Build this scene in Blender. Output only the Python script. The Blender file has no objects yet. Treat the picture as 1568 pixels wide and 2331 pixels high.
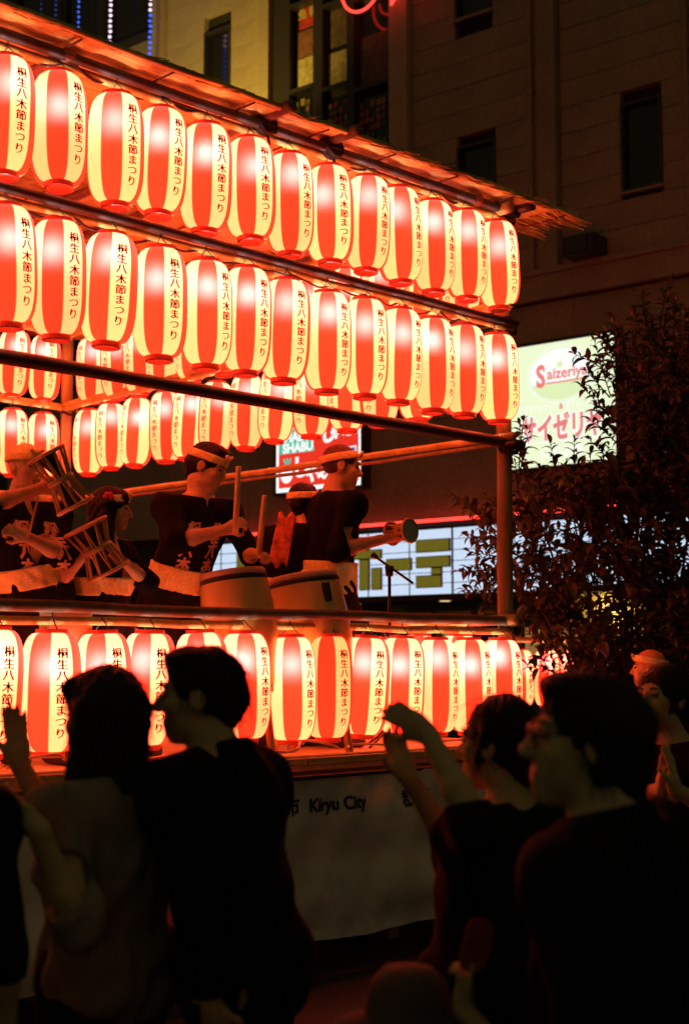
import bpy, bmesh, math, random
import numpy as np
from mathutils import Vector, Matrix
from mathutils.bvhtree import BVHTree

random.seed(11)
rng = np.random.default_rng(11)
PI = math.pi
scene = bpy.context.scene
col = scene.collection

# ------------------------------------------------------------------ camera
EYE = 1.62
cam_d = bpy.data.cameras.new('camera')
cam = bpy.data.objects.new('camera', cam_d)
col.objects.link(cam)
cam.location = (0, 0, EYE)
cam.rotation_euler = (PI / 2 + 0.106, 0, 0)
cam_d.sensor_fit = 'VERTICAL'
cam_d.sensor_height = 36
cam_d.lens = 50
cam_d.clip_start = 0.05
cam_d.clip_end = 600
cam_d.dof.use_dof = True
cam_d.dof.focus_distance = 7.9
cam_d.dof.aperture_fstop = 2.7
scene.camera = cam

# ------------------------------------------------------------------ night sky
world = bpy.data.worlds.new('World')
scene.world = world
world.use_nodes = True
wt = world.node_tree
wt.nodes.clear()
wo = wt.nodes.new('ShaderNodeOutputWorld')
wb = wt.nodes.new('ShaderNodeBackground')
ws = wt.nodes.new('ShaderNodeTexSky')
ws.sky_type = 'NISHITA'
ws.sun_disc = False
ws.sun_elevation = math.radians(-4.5)
ws.sun_rotation = math.radians(140)
wb.inputs['Strength'].default_value = 0.05
wb2 = wt.nodes.new('ShaderNodeBackground')       # glow of the town on the night sky
wb2.inputs[0].default_value = (.027, .0235, .0115, 1)
wad = wt.nodes.new('ShaderNodeAddShader')
wt.links.new(ws.outputs[0], wb.inputs[0])
wt.links.new(wb.outputs[0], wad.inputs[0])
wt.links.new(wb2.outputs[0], wad.inputs[1])
wt.links.new(wad.outputs[0], wo.inputs[0])

scene.view_settings.view_transform = 'Standard'
scene.view_settings.look = 'None'
scene.view_settings.gamma = 1
scene.view_settings.exposure = .8
scene.view_settings.use_curve_mapping = False
scene.render.engine = 'CYCLES'
cy = scene.cycles
cy.use_denoising = True
cy.sample_clamp_indirect = 4.0
cy.max_bounces = 6
cy.diffuse_bounces = 3
cy.glossy_bounces = 2
cy.transmission_bounces = 4
cy.transparent_max_bounces = 6
cy.caustics_reflective = False
cy.caustics_refractive = True
cy.use_light_tree = True


# ------------------------------------------------------------------ frames of reference
def W(px, py, Y):
    """A point measured in the photograph, at distance Y from the photographer."""
    x = (px - 784.) / 3237.
    u = (1165.5 - py) / 3237.
    c, s = math.cos(.106), math.sin(.106)
    d = (x, c - u * s, s + u * c)
    t = Y / d[1]
    return Vector((d[0] * t, Y, d[2] * t + EYE))


CX, CY_ = 1.0305, 9.1916                    # right-hand front corner of the stage
D1 = Vector((0.71127, 0.70292, 0))          # along the front, towards the right corner
D2 = Vector((-0.70292, 0.71127, 0))         # into the stage
UP = Vector((0, 0, 1))


def S(u, v, z):
    """Stage coordinates: u metres left of the corner, v metres behind the front, z above the ground."""
    return Vector((CX, CY_, 0)) - D1 * u + D2 * v + UP * z


BA = math.radians(-51)
BS = Vector((-math.sin(BA), -math.cos(BA), 0))   # along the facade to the right
BN = Vector((math.cos(BA), -math.sin(BA), 0))    # away from the photographer
BD = 20.0


def B(s, off, z):
    """Building coordinates: s along the facade, off metres in front of it, z above the ground."""
    return BN * (BD - off) + BS * s + UP * z


# ------------------------------------------------------------------ materials
MATS = {}


def mat(name, base=(.5, .5, .5), rough=.6, metal=0., noise=None, bump=None, emit=None, estr=1., spec=.5, coat=0., sheen=0.):
    """noise = (scale, amount, (sx,sy,sz)); bump = (scale, strength, (sx,sy,sz))"""
    if name in MATS:
        return MATS[name]
    m = bpy.data.materials.new(name)
    m.use_nodes = True
    nt = m.node_tree
    b = nt.nodes['Principled BSDF']
    b.inputs['Base Color'].default_value = (*base, 1)
    b.inputs['Roughness'].default_value = rough
    b.inputs['Metallic'].default_value = metal
    b.inputs['Specular IOR Level'].default_value = spec
    b.inputs['Coat Weight'].default_value = coat
    b.inputs['Sheen Weight'].default_value = sheen
    if emit:
        b.inputs['Emission Color'].default_value = (*emit, 1)
        b.inputs['Emission Strength'].default_value = estr
    tc = None

    def tex(scale, st, detail=6):
        nonlocal tc
        if tc is None:
            tc = nt.nodes.new('ShaderNodeTexCoord')
        mp = nt.nodes.new('ShaderNodeMapping')
        mp.inputs['Scale'].default_value = st
        nt.links.new(tc.outputs['Object'], mp.inputs[0])
        n = nt.nodes.new('ShaderNodeTexNoise')
        n.inputs['Scale'].default_value = scale
        n.inputs['Detail'].default_value = detail
        n.inputs['Roughness'].default_value = .6
        nt.links.new(mp.outputs[0], n.inputs['Vector'])
        return n
    if noise:
        n = tex(noise[0], noise[2] if len(noise) > 2 else (1, 1, 1))
        mr = nt.nodes.new('ShaderNodeMapRange')
        mr.inputs[1].default_value = .25
        mr.inputs[2].default_value = .75
        mr.inputs[3].default_value = 1 - noise[1]
        mr.inputs[4].default_value = 1 + noise[1]
        nt.links.new(n.outputs[0], mr.inputs[0])
        mx = nt.nodes.new('ShaderNodeVectorMath')
        mx.operation = 'SCALE'
        mx.inputs[0].default_value = base
        sc = mr.outputs[0]
        if len(noise) > 3:                      # fine speckle of the weave or the render coat
            n3 = tex(noise[3], (1, 1, 1), 2)
            m3 = nt.nodes.new('ShaderNodeMapRange')
            m3.inputs[1].default_value = .3
            m3.inputs[2].default_value = .7
            m3.inputs[3].default_value = 1 - noise[4]
            m3.inputs[4].default_value = 1 + noise[4]
            nt.links.new(n3.outputs[0], m3.inputs[0])
            mm = nt.nodes.new('ShaderNodeMath')
            mm.operation = 'MULTIPLY'
            nt.links.new(sc, mm.inputs[0])
            nt.links.new(m3.outputs[0], mm.inputs[1])
            sc = mm.outputs[0]
        nt.links.new(sc, mx.inputs['Scale'])
        nt.links.new(mx.outputs[0], b.inputs['Base Color'])
    if bump:
        n = tex(bump[0], bump[2] if len(bump) > 2 else (1, 1, 1))
        bp = nt.nodes.new('ShaderNodeBump')
        bp.inputs['Strength'].default_value = bump[1]
        bp.inputs['Distance'].default_value = .02
        nt.links.new(n.outputs[0], bp.inputs['Height'])
        nt.links.new(bp.outputs[0], b.inputs['Normal'])
    MATS[name] = m
    return m


def emat(name, c, s=1.):
    if name in MATS:
        return MATS[name]
    m = bpy.data.materials.new(name)
    m.use_nodes = True
    nt = m.node_tree
    nt.nodes.clear()
    o = nt.nodes.new('ShaderNodeOutputMaterial')
    e = nt.nodes.new('ShaderNodeEmission')
    e.inputs[0].default_value = (*c, 1)
    e.inputs[1].default_value = s * (.60 if name.startswith(('sign', 'led')) else 1)
    nt.links.new(e.outputs[0], o.inputs[0])
    MATS[name] = m
    return m


def srgb(r, g, b):
    f = lambda v: (v / 255 / 12.92) if v / 255 < .04045 else ((v / 255 + .055) / 1.055) ** 2.4
    return (f(r), f(g), f(b))


# ------------------------------------------------------------------ objects
def tag(o, label=None, cat=None, group=None, kind=None):
    if label: o['label'] = label
    if cat: o['category'] = cat
    if group: o['group'] = group
    if kind: o['kind'] = kind
    return o


def empty(name, loc, rz=0., label=None, cat=None, group=None):
    o = bpy.data.objects.new(name, None)
    col.objects.link(o)
    o.location = loc
    o.rotation_euler = (0, 0, rz)
    o.empty_display_size = .1
    return tag(o, label, cat, group)


def link(name, me, parent=None, m=None, loc=None, smooth=None):
    o = bpy.data.objects.new(name, me)
    col.objects.link(o)
    if parent is not None:
        o.parent = parent
    if m is not None:
        for x in (m if isinstance(m, (list, tuple)) else [m]):
            me.materials.append(x)
    if loc is not None:
        o.location = loc
    if smooth is not None:
        me.polygons.foreach_set('use_smooth', [smooth] * len(me.polygons))
    return o


class MB:
    def __init__(s):
        s.v = []
        s.f = []
        s.mi = []

    def add(s, vs, fs, mi=0):
        o = len(s.v)
        s.v += [tuple(v) for v in vs]
        s.f += [tuple(i + o for i in f) for f in fs]
        s.mi += [mi] * len(fs)
        return s

    def box(s, c, size, ax=None, mi=0, bev=0):
        """box centred on c; ax = three unit vectors"""
        ax = ax or (Vector((1, 0, 0)), Vector((0, 1, 0)), UP)
        c = Vector(c)
        h = [x / 2 for x in size]
        if bev <= 0:
            vs = [c + ax[0] * (i * h[0]) + ax[1] * (j * h[1]) + ax[2] * (k * h[2]) for i in (-1, 1) for j in (-1, 1) for k in (-1, 1)]
            s.add(vs, [(0, 1, 3, 2), (4, 6, 7, 5), (0, 4, 5, 1), (2, 3, 7, 6), (0, 2, 6, 4), (1, 5, 7, 3)], mi)
        else:
            bm = bmesh.new()
            bmesh.ops.create_cube(bm, size=1)
            bmesh.ops.scale(bm, vec=size, verts=bm.verts)
            bmesh.ops.bevel(bm, geom=bm.edges[:], offset=bev, segments=1, affect='EDGES')
            bm.verts.ensure_lookup_table()
            bm.verts.index_update()
            s.add([c + ax[0] * v.co.x + ax[1] * v.co.y + ax[2] * v.co.z for v in bm.verts], [[v.index for v in f.verts] for f in bm.faces], mi)
            bm.free()
        return s

    def tube(s, pts, r, seg=10, mi=0, cap=True):
        pts = [Vector(p) for p in pts]
        n = len(pts)
        rs = r if isinstance(r, (list, tuple)) else [r] * n
        o = len(s.v)
        ref = None
        for i, p in enumerate(pts):
            t = (pts[min(i + 1, n - 1)] - pts[max(i - 1, 0)]).normalized()
            if ref is None:
                ref = t.orthogonal().normalized()
            ref = (ref - t * ref.dot(t)).normalized()
            b = t.cross(ref)
            for k in range(seg):
                a = 2 * PI * k / seg
                s.v.append(tuple(p + (ref * math.cos(a) + b * math.sin(a)) * rs[i]))
        for i in range(n - 1):
            for k in range(seg):
                k2 = (k + 1) % seg
                s.f.append((o + i * seg + k, o + i * seg + k2, o + (i + 1) * seg + k2, o + (i + 1) * seg + k))
                s.mi.append(mi)
        if cap:
            s.f.append(tuple(o + k for k in range(seg))[::-1]); s.mi.append(mi)
            s.f.append(tuple(o + (n - 1) * seg + k for k in range(seg))); s.mi.append(mi)
        return s

    def lathe(s, prof, seg=32, c=(0, 0, 0), ax=None, mi=0, closed=False):
        """prof = [(r, z)] turned about the z axis (or ax frame)"""
        ax = ax or (Vector((1, 0, 0)), Vector((0, 1, 0)), UP)
        c = Vector(c)
        o = len(s.v)
        n = len(prof)
        for r, z in prof:
            for k in range(seg):
                a = 2 * PI * k / seg
                s.v.append(tuple(c + ax[0] * (r * math.cos(a)) + ax[1] * (r * math.sin(a)) + ax[2] * z))
        for i in range(n if closed else n - 1):
            j = (i + 1) % n
            for k in range(seg):
                k2 = (k + 1) % seg
                s.f.append((o + i * seg + k, o + i * seg + k2, o + j * seg + k2, o + j * seg + k))
                s.mi.append(mi)
        return s

    def disc(s, c, r, n, seg=24, mi=0):
        n = Vector(n).normalized()
        a = n.orthogonal().normalized()
        b = n.cross(a)
        s.add([Vector(c) + (a * math.cos(2 * PI * k / seg) + b * math.sin(2 * PI * k / seg)) * r for k in range(seg)], [tuple(range(seg))], mi)
        return s

    def mesh(s, name):
        me = bpy.data.meshes.new(name)
        me.from_pydata(s.v, [], s.f)
        me.polygons.foreach_set('material_index', s.mi)
        me.update()
        return me

    def build(s, name, m, parent=None, loc=None, smooth=False):
        return link(name, s.mesh(name), parent, m, loc, smooth)


def frame(fwd, up=UP):
    """axes (right, forward, up) from a forward direction"""
    f = Vector(fwd).normalized()
    r = f.cross(Vector(up)).normalized()
    return r, f, r.cross(f)


SAX = (-D1, D2, UP)          # stage axes
BAX = (BS, -BN, UP)          # building axes: right, towards the photographer, up


# ------------------------------------------------------------------ lettering
def glyphs(text, size=1., bold=0., res=2, maxlen=None, align='CENTER'):
    c = bpy.data.curves.new('letters', 'FONT')
    c.body = text
    c.size = size
    c.align_x = align
    c.offset = bold
    c.resolution_u = res
    o = bpy.data.objects.new('letters', c)
    col.objects.link(o)
    bpy.context.view_layer.update()
    me = bpy.data.meshes.new_from_object(o.evaluated_get(bpy.context.evaluated_depsgraph_get()))
    bpy.data.objects.remove(o)
    bpy.data.curves.remove(c)
    bm = bmesh.new()
    bm.from_mesh(me)
    bpy.data.meshes.remove(me)
    bmesh.ops.triangulate(bm, faces=bm.faces[:])
    if maxlen:
        for _ in range(3):
            es = [e for e in bm.edges if e.calc_length() > maxlen]
            if not es:
                break
            bmesh.ops.subdivide_edges(bm, edges=es, cuts=1)
            bmesh.ops.triangulate(bm, faces=[f for f in bm.faces if len(f.verts) > 3])
    bm.verts.index_update()
    V = np.array([v.co[:2] for v in bm.verts])
    Fs = [[v.index for v in f.verts] for f in bm.faces]
    bm.free()
    return V, Fs


def column(text, cell, size, bold=0., maxlen=None):
    """the characters of text under each other; x centred, y from 0 downwards"""
    V, Fs, n = [], [], 0
    for i, ch in enumerate(text):
        v, f = glyphs(ch, size, bold, 2, maxlen)
        v = v - [(v[:, 0].max() + v[:, 0].min()) / 2, (v[:, 1].max() + v[:, 1].min()) / 2]
        v[:, 1] -= (i + .5) * cell
        V.append(v)
        Fs += [[k + n for k in q] for q in f]
        n += len(v)
    return np.concatenate(V), Fs


def flat_text(text, size, origin, right, up, nrm, m, parent, name='lettering', bold=0., lift=.004, align='CENTER', sx=1., res=3):
    v, f = glyphs(text, size, bold, res, None, align)
    mb = MB()
    mb.add([Vector(origin) + right * (p[0] * sx) + up * p[1] + nrm * lift for p in v], f)
    return mb.build(name, m, parent)


# ------------------------------------------------------------------ ground
asphalt = mat('asphalt', (.03, .03, .028), .75, noise=(3, .35), bump=(60, .3))
g = MB().box((0, 60, -.05), (300, 260, .1)).build('ground', asphalt)
tag(g, kind='structure')

# ------------------------------------------------------------------ building
siding = mat('siding', (.28, .26, .17), .7, noise=(.9, .25, (1, 1, 1), 38, .34), bump=(40, .15))
siding_y = mat('cream_siding', (.42, .36, .24), .65, noise=(1.2, .15, (1, 1, 1), 34, .20), bump=(40, .15))
trimm = mat('stone_trim', (.30, .27, .18), .65, noise=(2, .15, (1, 1, 1), 36, .3))
darkm = mat('dark_core', (.03, .028, .025), .8)
framem = mat('window_frame', (.035, .032, .03), .4)
glassm = mat('dark_glass', (.012, .013, .012), .08, spec=.6)

bld = empty('commercial_building', B(-15, 0, 0), 0, 'tall dark shop building with horizontal siding and lit signs behind the stage', 'building')
bo = bld.location.copy()


def bpart(mb, name, m, parent=bld, smooth=False):
    mb.v = [tuple(Vector(p) - bo) for p in mb.v]
    o = mb.build(name, m, None, None, smooth)
    if parent is bld:
        o.parent = bld
    else:
        o.parent = parent
    return o


def bbox(s0, s1, o0, o1, z0, z1, mb=None, mi=0):
    mb = mb or MB()
    return mb.box(B((s0 + s1) / 2, (o0 + o1) / 2, (z0 + z1) / 2), (s1 - s0, abs(o1 - o0), z1 - z0), BAX, mi)


bpart(bbox(-40, 6, -12, -.16, 0, 24), 'core_wall', darkm)
holes = [(-19.90, -19.15, 12.95, 14.50), (-13.66, -12.86, 9.1, 10.62), (-13.68, -12.90, 12.94, 14.4), (-10.48, -9.76, 9.12, 10.59), (-6.9, -6.1, 9.12, 10.59)]
PANEL = .45
panel_cache = {}


def panel(s0, s1, z0, z1, m):
    key = (round(s1 - s0, 3), round(z1 - z0, 3), m.name)
    if key not in panel_cache:
        mb = MB().box((0, 0, 0), (s1 - s0, .14, z1 - z0), BAX, 0, .004)
        me = mb.mesh('wall_panel')
        me.materials.append(m)
        panel_cache[key] = me
    o = link('wall_panel', panel_cache[key], bld)
    o.location = B((s0 + s1) / 2, -.07 + random.uniform(-.002, .002), (z0 + z1) / 2) - bo


def wall(s0, s1, z0, z1, m):
    z = z0
    while z < z1 - .02:
        zt = min(z + PANEL, z1)
        cuts = [(a, b) for a, b, c, d in holes if c < zt - .01 and d > z + .01 and a < s1 and b > s0]
        cs = s0
        for a, b in sorted(cuts):
            if a - cs > .05:
                panel(cs, a - .005, z + .004, zt - .004, m)
            cs = b + .005
        if s1 - cs > .05:
            panel(cs, s1, z + .004, zt - .004, m)
        z = zt


wall(-21.0, -18.32, 8.1, 16.6, siding_y)
wall(-14.62, -11.99, 8.1, 16.6, siding)
wall(-11.58, -5.6, 8.1, 16.6, siding)
wall(-5.2, 0, 8.1, 16.6, siding)
# flat lower front, in broad panels
for s0, s1 in ((-26, -22.2), (-22.2, -18.6), (-18.6, -15.0), (-15.0, -11.4), (-11.4, -7.8), (-7.8, -4.2), (-4.2, 0)):
    for z0, z1 in ((4.12, 5.84), (5.84, 7.56)):
        panel(s0 + .005, s1 - .005, z0 + .005, z1 - .005, siding)
# ledge bands
bpart(bbox(-26, 0, 0, .14, 7.585, 8.06), 'ledge', trimm)
bpart(bbox(-26, 0, 0, .19, 8.0, 8.09), 'ledge_cap', trimm)
# pilasters with a rebate
for s0, s1, m in ((-21.36, -21.02, siding_y), (-18.30, -18.0, siding_y), (-15.08, -14.64, siding_y), (-11.97, -11.6, siding), (-5.56, -5.22, siding)):
    mb = bbox(s0, s1, -.1, .10, 8.1, 16.6)
    bbox(s0 + (s1 - s0) * .55, s1, .10, .15, 8.1, 16.6, mb)
    bpart(mb, 'pilaster', m)


def window(s0, s1, z0, z1, split=0):
    mb = MB()
    t = .05
    for a, b, c, d in ((s0, s0 + t, z0, z1), (s1 - t, s1, z0, z1), (s0 + t, s1 - t, z0, z0 + t), (s0 + t, s1 - t, z1 - t, z1)):
        bbox(a, b, -.13, .02, c, d, mb)
    w = bpart(mb, 'window', framem)
    bpart(bbox(s0 + t, s1 - t, -.11, -.09, z0 + t, z1 - t), 'pane', glassm, w)
    bpart(bbox(s0 - .03, s1 + .03, .0, .06, z0 - .05, z0 - .005), 'sill', trimm, w)
    return w


for h in holes:
    window(*h)
w = bpart(bbox(-13.45, -13.2, -.16, -.135, 13.0, 14.4), 'curtain', mat('curtain', (.5, .38, .2), .8), bld)

# glazed display bay with posters and goods
mb = MB()
for a, b in ((-17.98, -17.55), (-16.95, -16.72), (-16.12, -15.95), (-15.13, -15.09)):
    bbox(a, b, -.15, .03, 8.1, 16.6, mb)
for a, b, z in ((-17.55, -16.95, 12.62), (-17.55, -16.95, 14.35), (-16.72, -16.12, 12.45), (-16.72, -16.12, 10.96), (-15.95, -15.13, 12.24), (-15.95, -15.13, 10.95), (-15.95, -15.13, 14.0), (-16.72, -16.12, 14.1)):
    bbox(a, b, -.15, .05, z - .04, z + .04, mb)
bay = bpart(mb, 'display_bay', framem)
panelm = mat('bay_panel', (.30, .28, .18), .6, noise=(5, .1))
mb = MB()
bbox(-16.72, -16.12, -.14, -.08, 8.2, 10.92, mb)
bbox(-15.95, -15.13, -.14, -.08, 8.2, 10.91, mb)
bpart(mb, 'spandrel', panelm, bay)
mb = MB()
bbox(-17.55, -15.13, -.15, -.13, 10.9, 16.6, mb)
bpart(mb, 'pane', glassm, bay)
posters = [(-17.42, -16.98, 13.9, 14.5, (.55, .05, .03)), (-17.45, -17.0, 12.68, 13.3, (.5, .46, .22)), (-17.45, -16.98, 13.32, 13.86, (.24, .10, .05)), (-16.68, -16.2, 12.5, 13.2, (.4, .36, .18)), (-16.66, -16.2, 13.3, 14.05, (.12, .10, .06)), (-15.9, -15.2, 12.35, 13.3, (.10, .09, .06))]
for s0, s1, z0, z1, c in posters:
    bpart(bbox(s0, s1, -.125, -.12, z0, z1), 'poster', mat('poster_%d' % int(c[0] * 100), c, .6, noise=(9, .5)), bay)
tx = flat_text('免 税', .22, B(-17.2, -.118, 14.12) - bo, BS, UP, -BN, mat('poster_print', (.6, .5, .2), .6), bay, lift=.004, bold=.01)
gk = 0
for a, b, z0, z1 in ((-17.5, -17.0, 11.0, 12.5), (-16.68, -16.15, 11.05, 12.35), (-15.92, -15.16, 11.0, 12.15)):
    nx, nz = int((b - a) / .13), int((z1 - z0) / .15)
    for i in range(nx):
        for j in range(nz):
            if random.random() < .2:
                continue
            c = random.choice([(.25, .05, .03), (.1, .12, .06), (.3, .25, .1), (.05, .08, .08), (.2, .12, .05)])
            sa = a + i * .13
            za = z0 + j * .15
            bpart(bbox(sa + .005, sa + random.uniform(.08, .12), -.128, -.1, za, za + random.uniform(.09, .14)), 'goods_box', mat('goods_%d_%d' % (int(c[0] * 100), int(c[1] * 100)), c, .5), bay)
# far left glazed part
mb = MB()
for a, b in ((-27, -26.2), (-24.7, -24.45), (-23.2, -22.95)):
    bbox(a, b, -.15, .03, 8.1, 18, mb)
bbox(-26.2, -21.4, -.15, .02, 14.9, 15.05, mb)
fb = bpart(mb, 'window_bay', framem)
bpart(bbox(-26.2, -21.4, -.15, -.13, 8.1, 18), 'pane', glassm, fb)
bpart(bbox(-22.93, -21.42, -.12, -.04, 13.6, 14.88), 'spandrel', panelm, fb)
bpart(bbox(-24.43, -23.22, -.12, -.06, 13.4, 14.88), 'spandrel', mat('bay_dark', (.16, .12, .08), .6), fb)
# shop front under the big sign
sf = bpart(bbox(-26, -2, -.12, -.05, 0, 2.75), 'shopfront', mat('shop_dark', (.02, .018, .015), .3))
brass = mat('brass_frame', (.45, .32, .1), .35, metal=.8)
k = 0
for s in (-18.0, -17.0, -16.0, -15.0, -14.15, -13.3, -12.5, -11.6, -10.6):
    mb = MB()
    for a, b, c, d in ((s, s + .04, .1, 2.5), (s + .66, s + .70, .1, 2.5), (s + .04, s + .66, 2.44, 2.5)):
        bbox(a, b, -.04, .03, c, d, mb)
    dr = bpart(mb, 'door_frame', brass)
    bpart(bbox(s + .04, s + .66, -.03, -.01, .1, 2.44), 'pane', glassm, dr)
    if k % 2 == 0:
        bpart(bbox(s + .1, s + .38, -.005, .0, 1.4, 2.2), 'poster', mat('shop_poster', (.5, .36, .12), .6, noise=(6, .6), emit=(.5, .3, .08), estr=.25), dr)
    k += 1
bpart(bbox(-26, -2, 0, .9, 2.66, 2.74), 'canopy', darkm)
warm = emat('downlight_lens', (1, .72, .28), 1.3)
for s in (-17.4, -15.5, -13.6, -11.75):
    d = bpart(MB().disc(B(s, .55, 2.648), .10, -UP, 18), 'downlight', warm)
    d.data.flip_normals()
mb = bbox(-11.3, -10.75, .02, .5, 8.10, 8.42)
bbox(-11.2, -10.85, .5, .53, 8.14, 8.38, mb)
bpart(mb, 'vent_box', framem)
pp = MB()
for s in (-12.12, -9.3):
    pp.tube([B(s, .07, 8.1), B(s, .07, 16.6)], .045, 10)
    for z in (9.2, 11.2, 13.2, 15.2):
        pp.box(B(s, .05, z), (.14, .10, .05), BAX)
bpart(pp, 'drain_pipe', trimm)
# lit kiosk wall beside the shop front
kio = empty('kiosk', B(-10.0, 2.0, 0), 0, 'small pale kiosk wall lit yellow by its lamp, glimpsed through the tree', 'kiosk')
k0 = kio.location.copy()
mb = bbox(-10.75, -9.2, .6, 1.9, 0, 2.62)
mb.v = [tuple(Vector(p) - k0) for p in mb.v]
mb.build('wall', mat('kiosk_wall', (.55, .48, .22), .7, noise=(3, .2)), kio)
mb = bbox(-10.85, -9.1, .5, 2.2, 2.625, 2.72)
mb.v = [tuple(Vector(p) - k0) for p in mb.v]
mb.build('roof', darkm, kio)
lm = MB().lathe([(.001, -.03), (.045, -.02), (.05, .03), (.03, .06)], 14, B(-9.75, 2.0, 2.38) - k0).build('lamp', emat('kiosk_lamp', (1, .8, .4), 3.), kio, None, True)
kl = bpy.data.lights.new('kiosk_light', 'POINT')
kl.color = (1, .72, .2)
kl.energy = 9
kl.shadow_soft_size = .04
ko = bpy.data.objects.new('kiosk_light', kl)
col.objects.link(ko)
ko.parent = kio
ko.location = B(-9.75, 2.16, 2.34) - k0
# facade flood lamp (behind the stage roof) that washes the cream part
fl = empty('flood_lamp', B(-18.7, 3.2, 10.9), 0, 'flood lamp that washes the cream part of the facade', 'lamp')
MB().box((0, 0, 0), (.3, .2, .16), BAX).build('housing', framem, fl)
MB().tube([(0, 0, -.09), BN * 3.2 + Vector((0, 0, -.09))], .025).build('bracket', framem, fl)
MB().box((0, 0, .083), (.26, .16, .006), BAX).build('lens', emat('flood_lens', (1, .75, .3), 2), fl)
la = bpy.data.lights.new('flood_light', 'SPOT')
la.color = (1, .60, .09)
la.energy = 380
la.spot_size = math.radians(100)
la.spot_blend = .7
la.shadow_soft_size = .15
lo = bpy.data.objects.new('flood_light', la)
col.objects.link(lo)
lo.parent = fl
lo.location = (0, 0, .25)
dr = (B(-19.3, 0, 14.2) - B(-18.7, 3.2, 11.15)).normalized()
lo.rotation_euler = dr.to_track_quat('-Z', 'Y').to_euler()


# ------------------------------------------------------------------ signs on the building
def cabinet(name, s0, s1, z0, z1, face, label, cat, depth=.22, frame_m=None):
    root = empty(name, B((s0 + s1) / 2, 0, (z0 + z1) / 2), 0, label, cat)
    r = root.location.copy()
    fm = frame_m or framem
    mb = MB()
    t = .05
    for a, b, c, d in ((s0 - t, s0, z0 - t, z1 + t), (s1, s1 + t, z0 - t, z1 + t), (s0, s1, z0 - t, z0), (s0, s1, z1, z1 + t)):
        bbox(a, b, .0, depth + .02, c, d, mb)
    mb.v = [tuple(Vector(p) - r) for p in mb.v]
    mb.build('frame', fm, root)
    mb = bbox(s0, s1, .02, depth, z0, z1)
    mb.v = [tuple(Vector(p) - r) for p in mb.v]
    mb.build('lit_face', face, root)

    def P(s, z, o=depth):
        return B(s, o, z) - r
    return root, P


def polyplate(pts, P, m, parent, name, lift):
    mb = MB()
    mb.add([P(s, z) - BN * lift for s, z in pts], [tuple(range(len(pts)))])
    return mb.build(name, m, parent)


def ell(s, z, a, b, n=48):
    return [(s + a * math.cos(2 * PI * i / n), z + b * math.sin(2 * PI * i / n)) for i in range(n)]


# restaurant sign
sg, P = cabinet('restaurant_sign', -12.47, -10.55, 4.79, 6.81, emat('sign_pale_green', srgb(236, 247, 205), 1.), 'pale green lit sign reading Saizeriya on the wall behind the tree', 'sign')
wht = emat('sign_white', (.98, .98, .93), 1.)
pink = emat('sign_pink', srgb(234, 128, 124), 1.)
softw = emat('sign_soft_white', (.93, .97, .86), 1.)
ogreen = emat('sign_oval_green', srgb(222, 238, 184), 1.)
polyplate(ell(-11.53, 6.27, .625, .475), P, softw, sg, 'oval_edge', .004)
polyplate(ell(-11.53, 6.27, .60, .45), P, ogreen, sg, 'oval_gap', .007)
polyplate(ell(-11.53, 6.27, .585, .435), P, softw, sg, 'oval_line', .010)
polyplate(ell(-11.53, 6.27, .570, .42), P, ogreen, sg, 'oval_field', .013)
polyplate([(-11.53 + .565 * math.cos(a), 6.27 + .415 * math.sin(a)) for a in np.linspace(-.2, PI + .35, 30)], P, wht, sg, 'oval', .016)
polyplate(ell(-11.53, 6.43, .06, .05, 12), P, ogreen, sg, 'crown', .020)
flat_text('S', .50, P(-11.89, 6.10), BS, UP, -BN, pink, sg, bold=.018, lift=.022, sx=.75)
flat_text('aizeriya', .245, P(-11.40, 6.21), BS, UP, -BN, pink, sg, bold=.006, lift=.022)
polyplate([(-11.80, 6.13), (-11.05, 6.13), (-11.05, 6.155), (-11.80, 6.155)], P, pink, sg, 'underline', .021)
flat_text('イタリアンワイン', .135, P(-11.95, 5.70), BS, UP, -BN, wht, sg, lift=.018, sx=.68, bold=.003)
flat_text('&', .135, P(-11.52, 5.70), BS, UP, -BN, pink, sg, lift=.018, sx=.8, bold=.004)
flat_text('カフェレストラン', .135, P(-11.08, 5.70), BS, UP, -BN, wht, sg, lift=.018, sx=.68, bold=.003)
flat_text('サイゼリヤ', .46, P(-11.52, 5.24), BS, UP, -BN, wht, sg, bold=.05, lift=.012, sx=.66)
flat_text('サイゼリヤ', .46, P(-11.52, 5.24), BS, UP, -BN, pink, sg, bold=.020, lift=.022, sx=.66)
polyplate([(-12.2, 5.17), (-10.8, 5.17), (-10.8, 5.185), (-12.2, 5.185)], P, wht, sg, 'rule', .012)
flat_text('10:00-24:00', .26, P(-11.52, 4.92), BS, UP, -BN, wht, sg, lift=.018, sx=.68, bold=.004)

# discount store sign, long lit panel with a grid
bluew = bpy.data.materials.new('sign_blue_white_lit')
bluew.use_nodes = True
nt = bluew.node_tree
nt.nodes.clear()
o_ = nt.nodes.new('ShaderNodeOutputMaterial')
e_ = nt.nodes.new('ShaderNodeEmission')
e_.inputs[0].default_value = (*srgb(205, 222, 246), 1)
e_.inputs[1].default_value = .58
nt.links.new(e_.outputs[0], o_.inputs[0])
ds, P = cabinet('store_sign', -20.2, -6.2, 2.79, 3.90, bluew, 'long blue-white lit store sign with olive katakana letters behind the performers', 'sign')
mb = MB()
s = -13.67 - .9 * 7
while s < -6.3:
    mb.box(P(s, 3.345, .225), (.035 if abs(s + 13.67) < .1 else .016, .016, 1.11), BAX)
    s += .9
for z in (2.975, 3.16, 3.345, 3.53, 3.715):
    mb.box(P(-13.2, z, .2235), (14, .012, .012), BAX)
mb.build('grid_bar', framem, ds)
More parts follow.
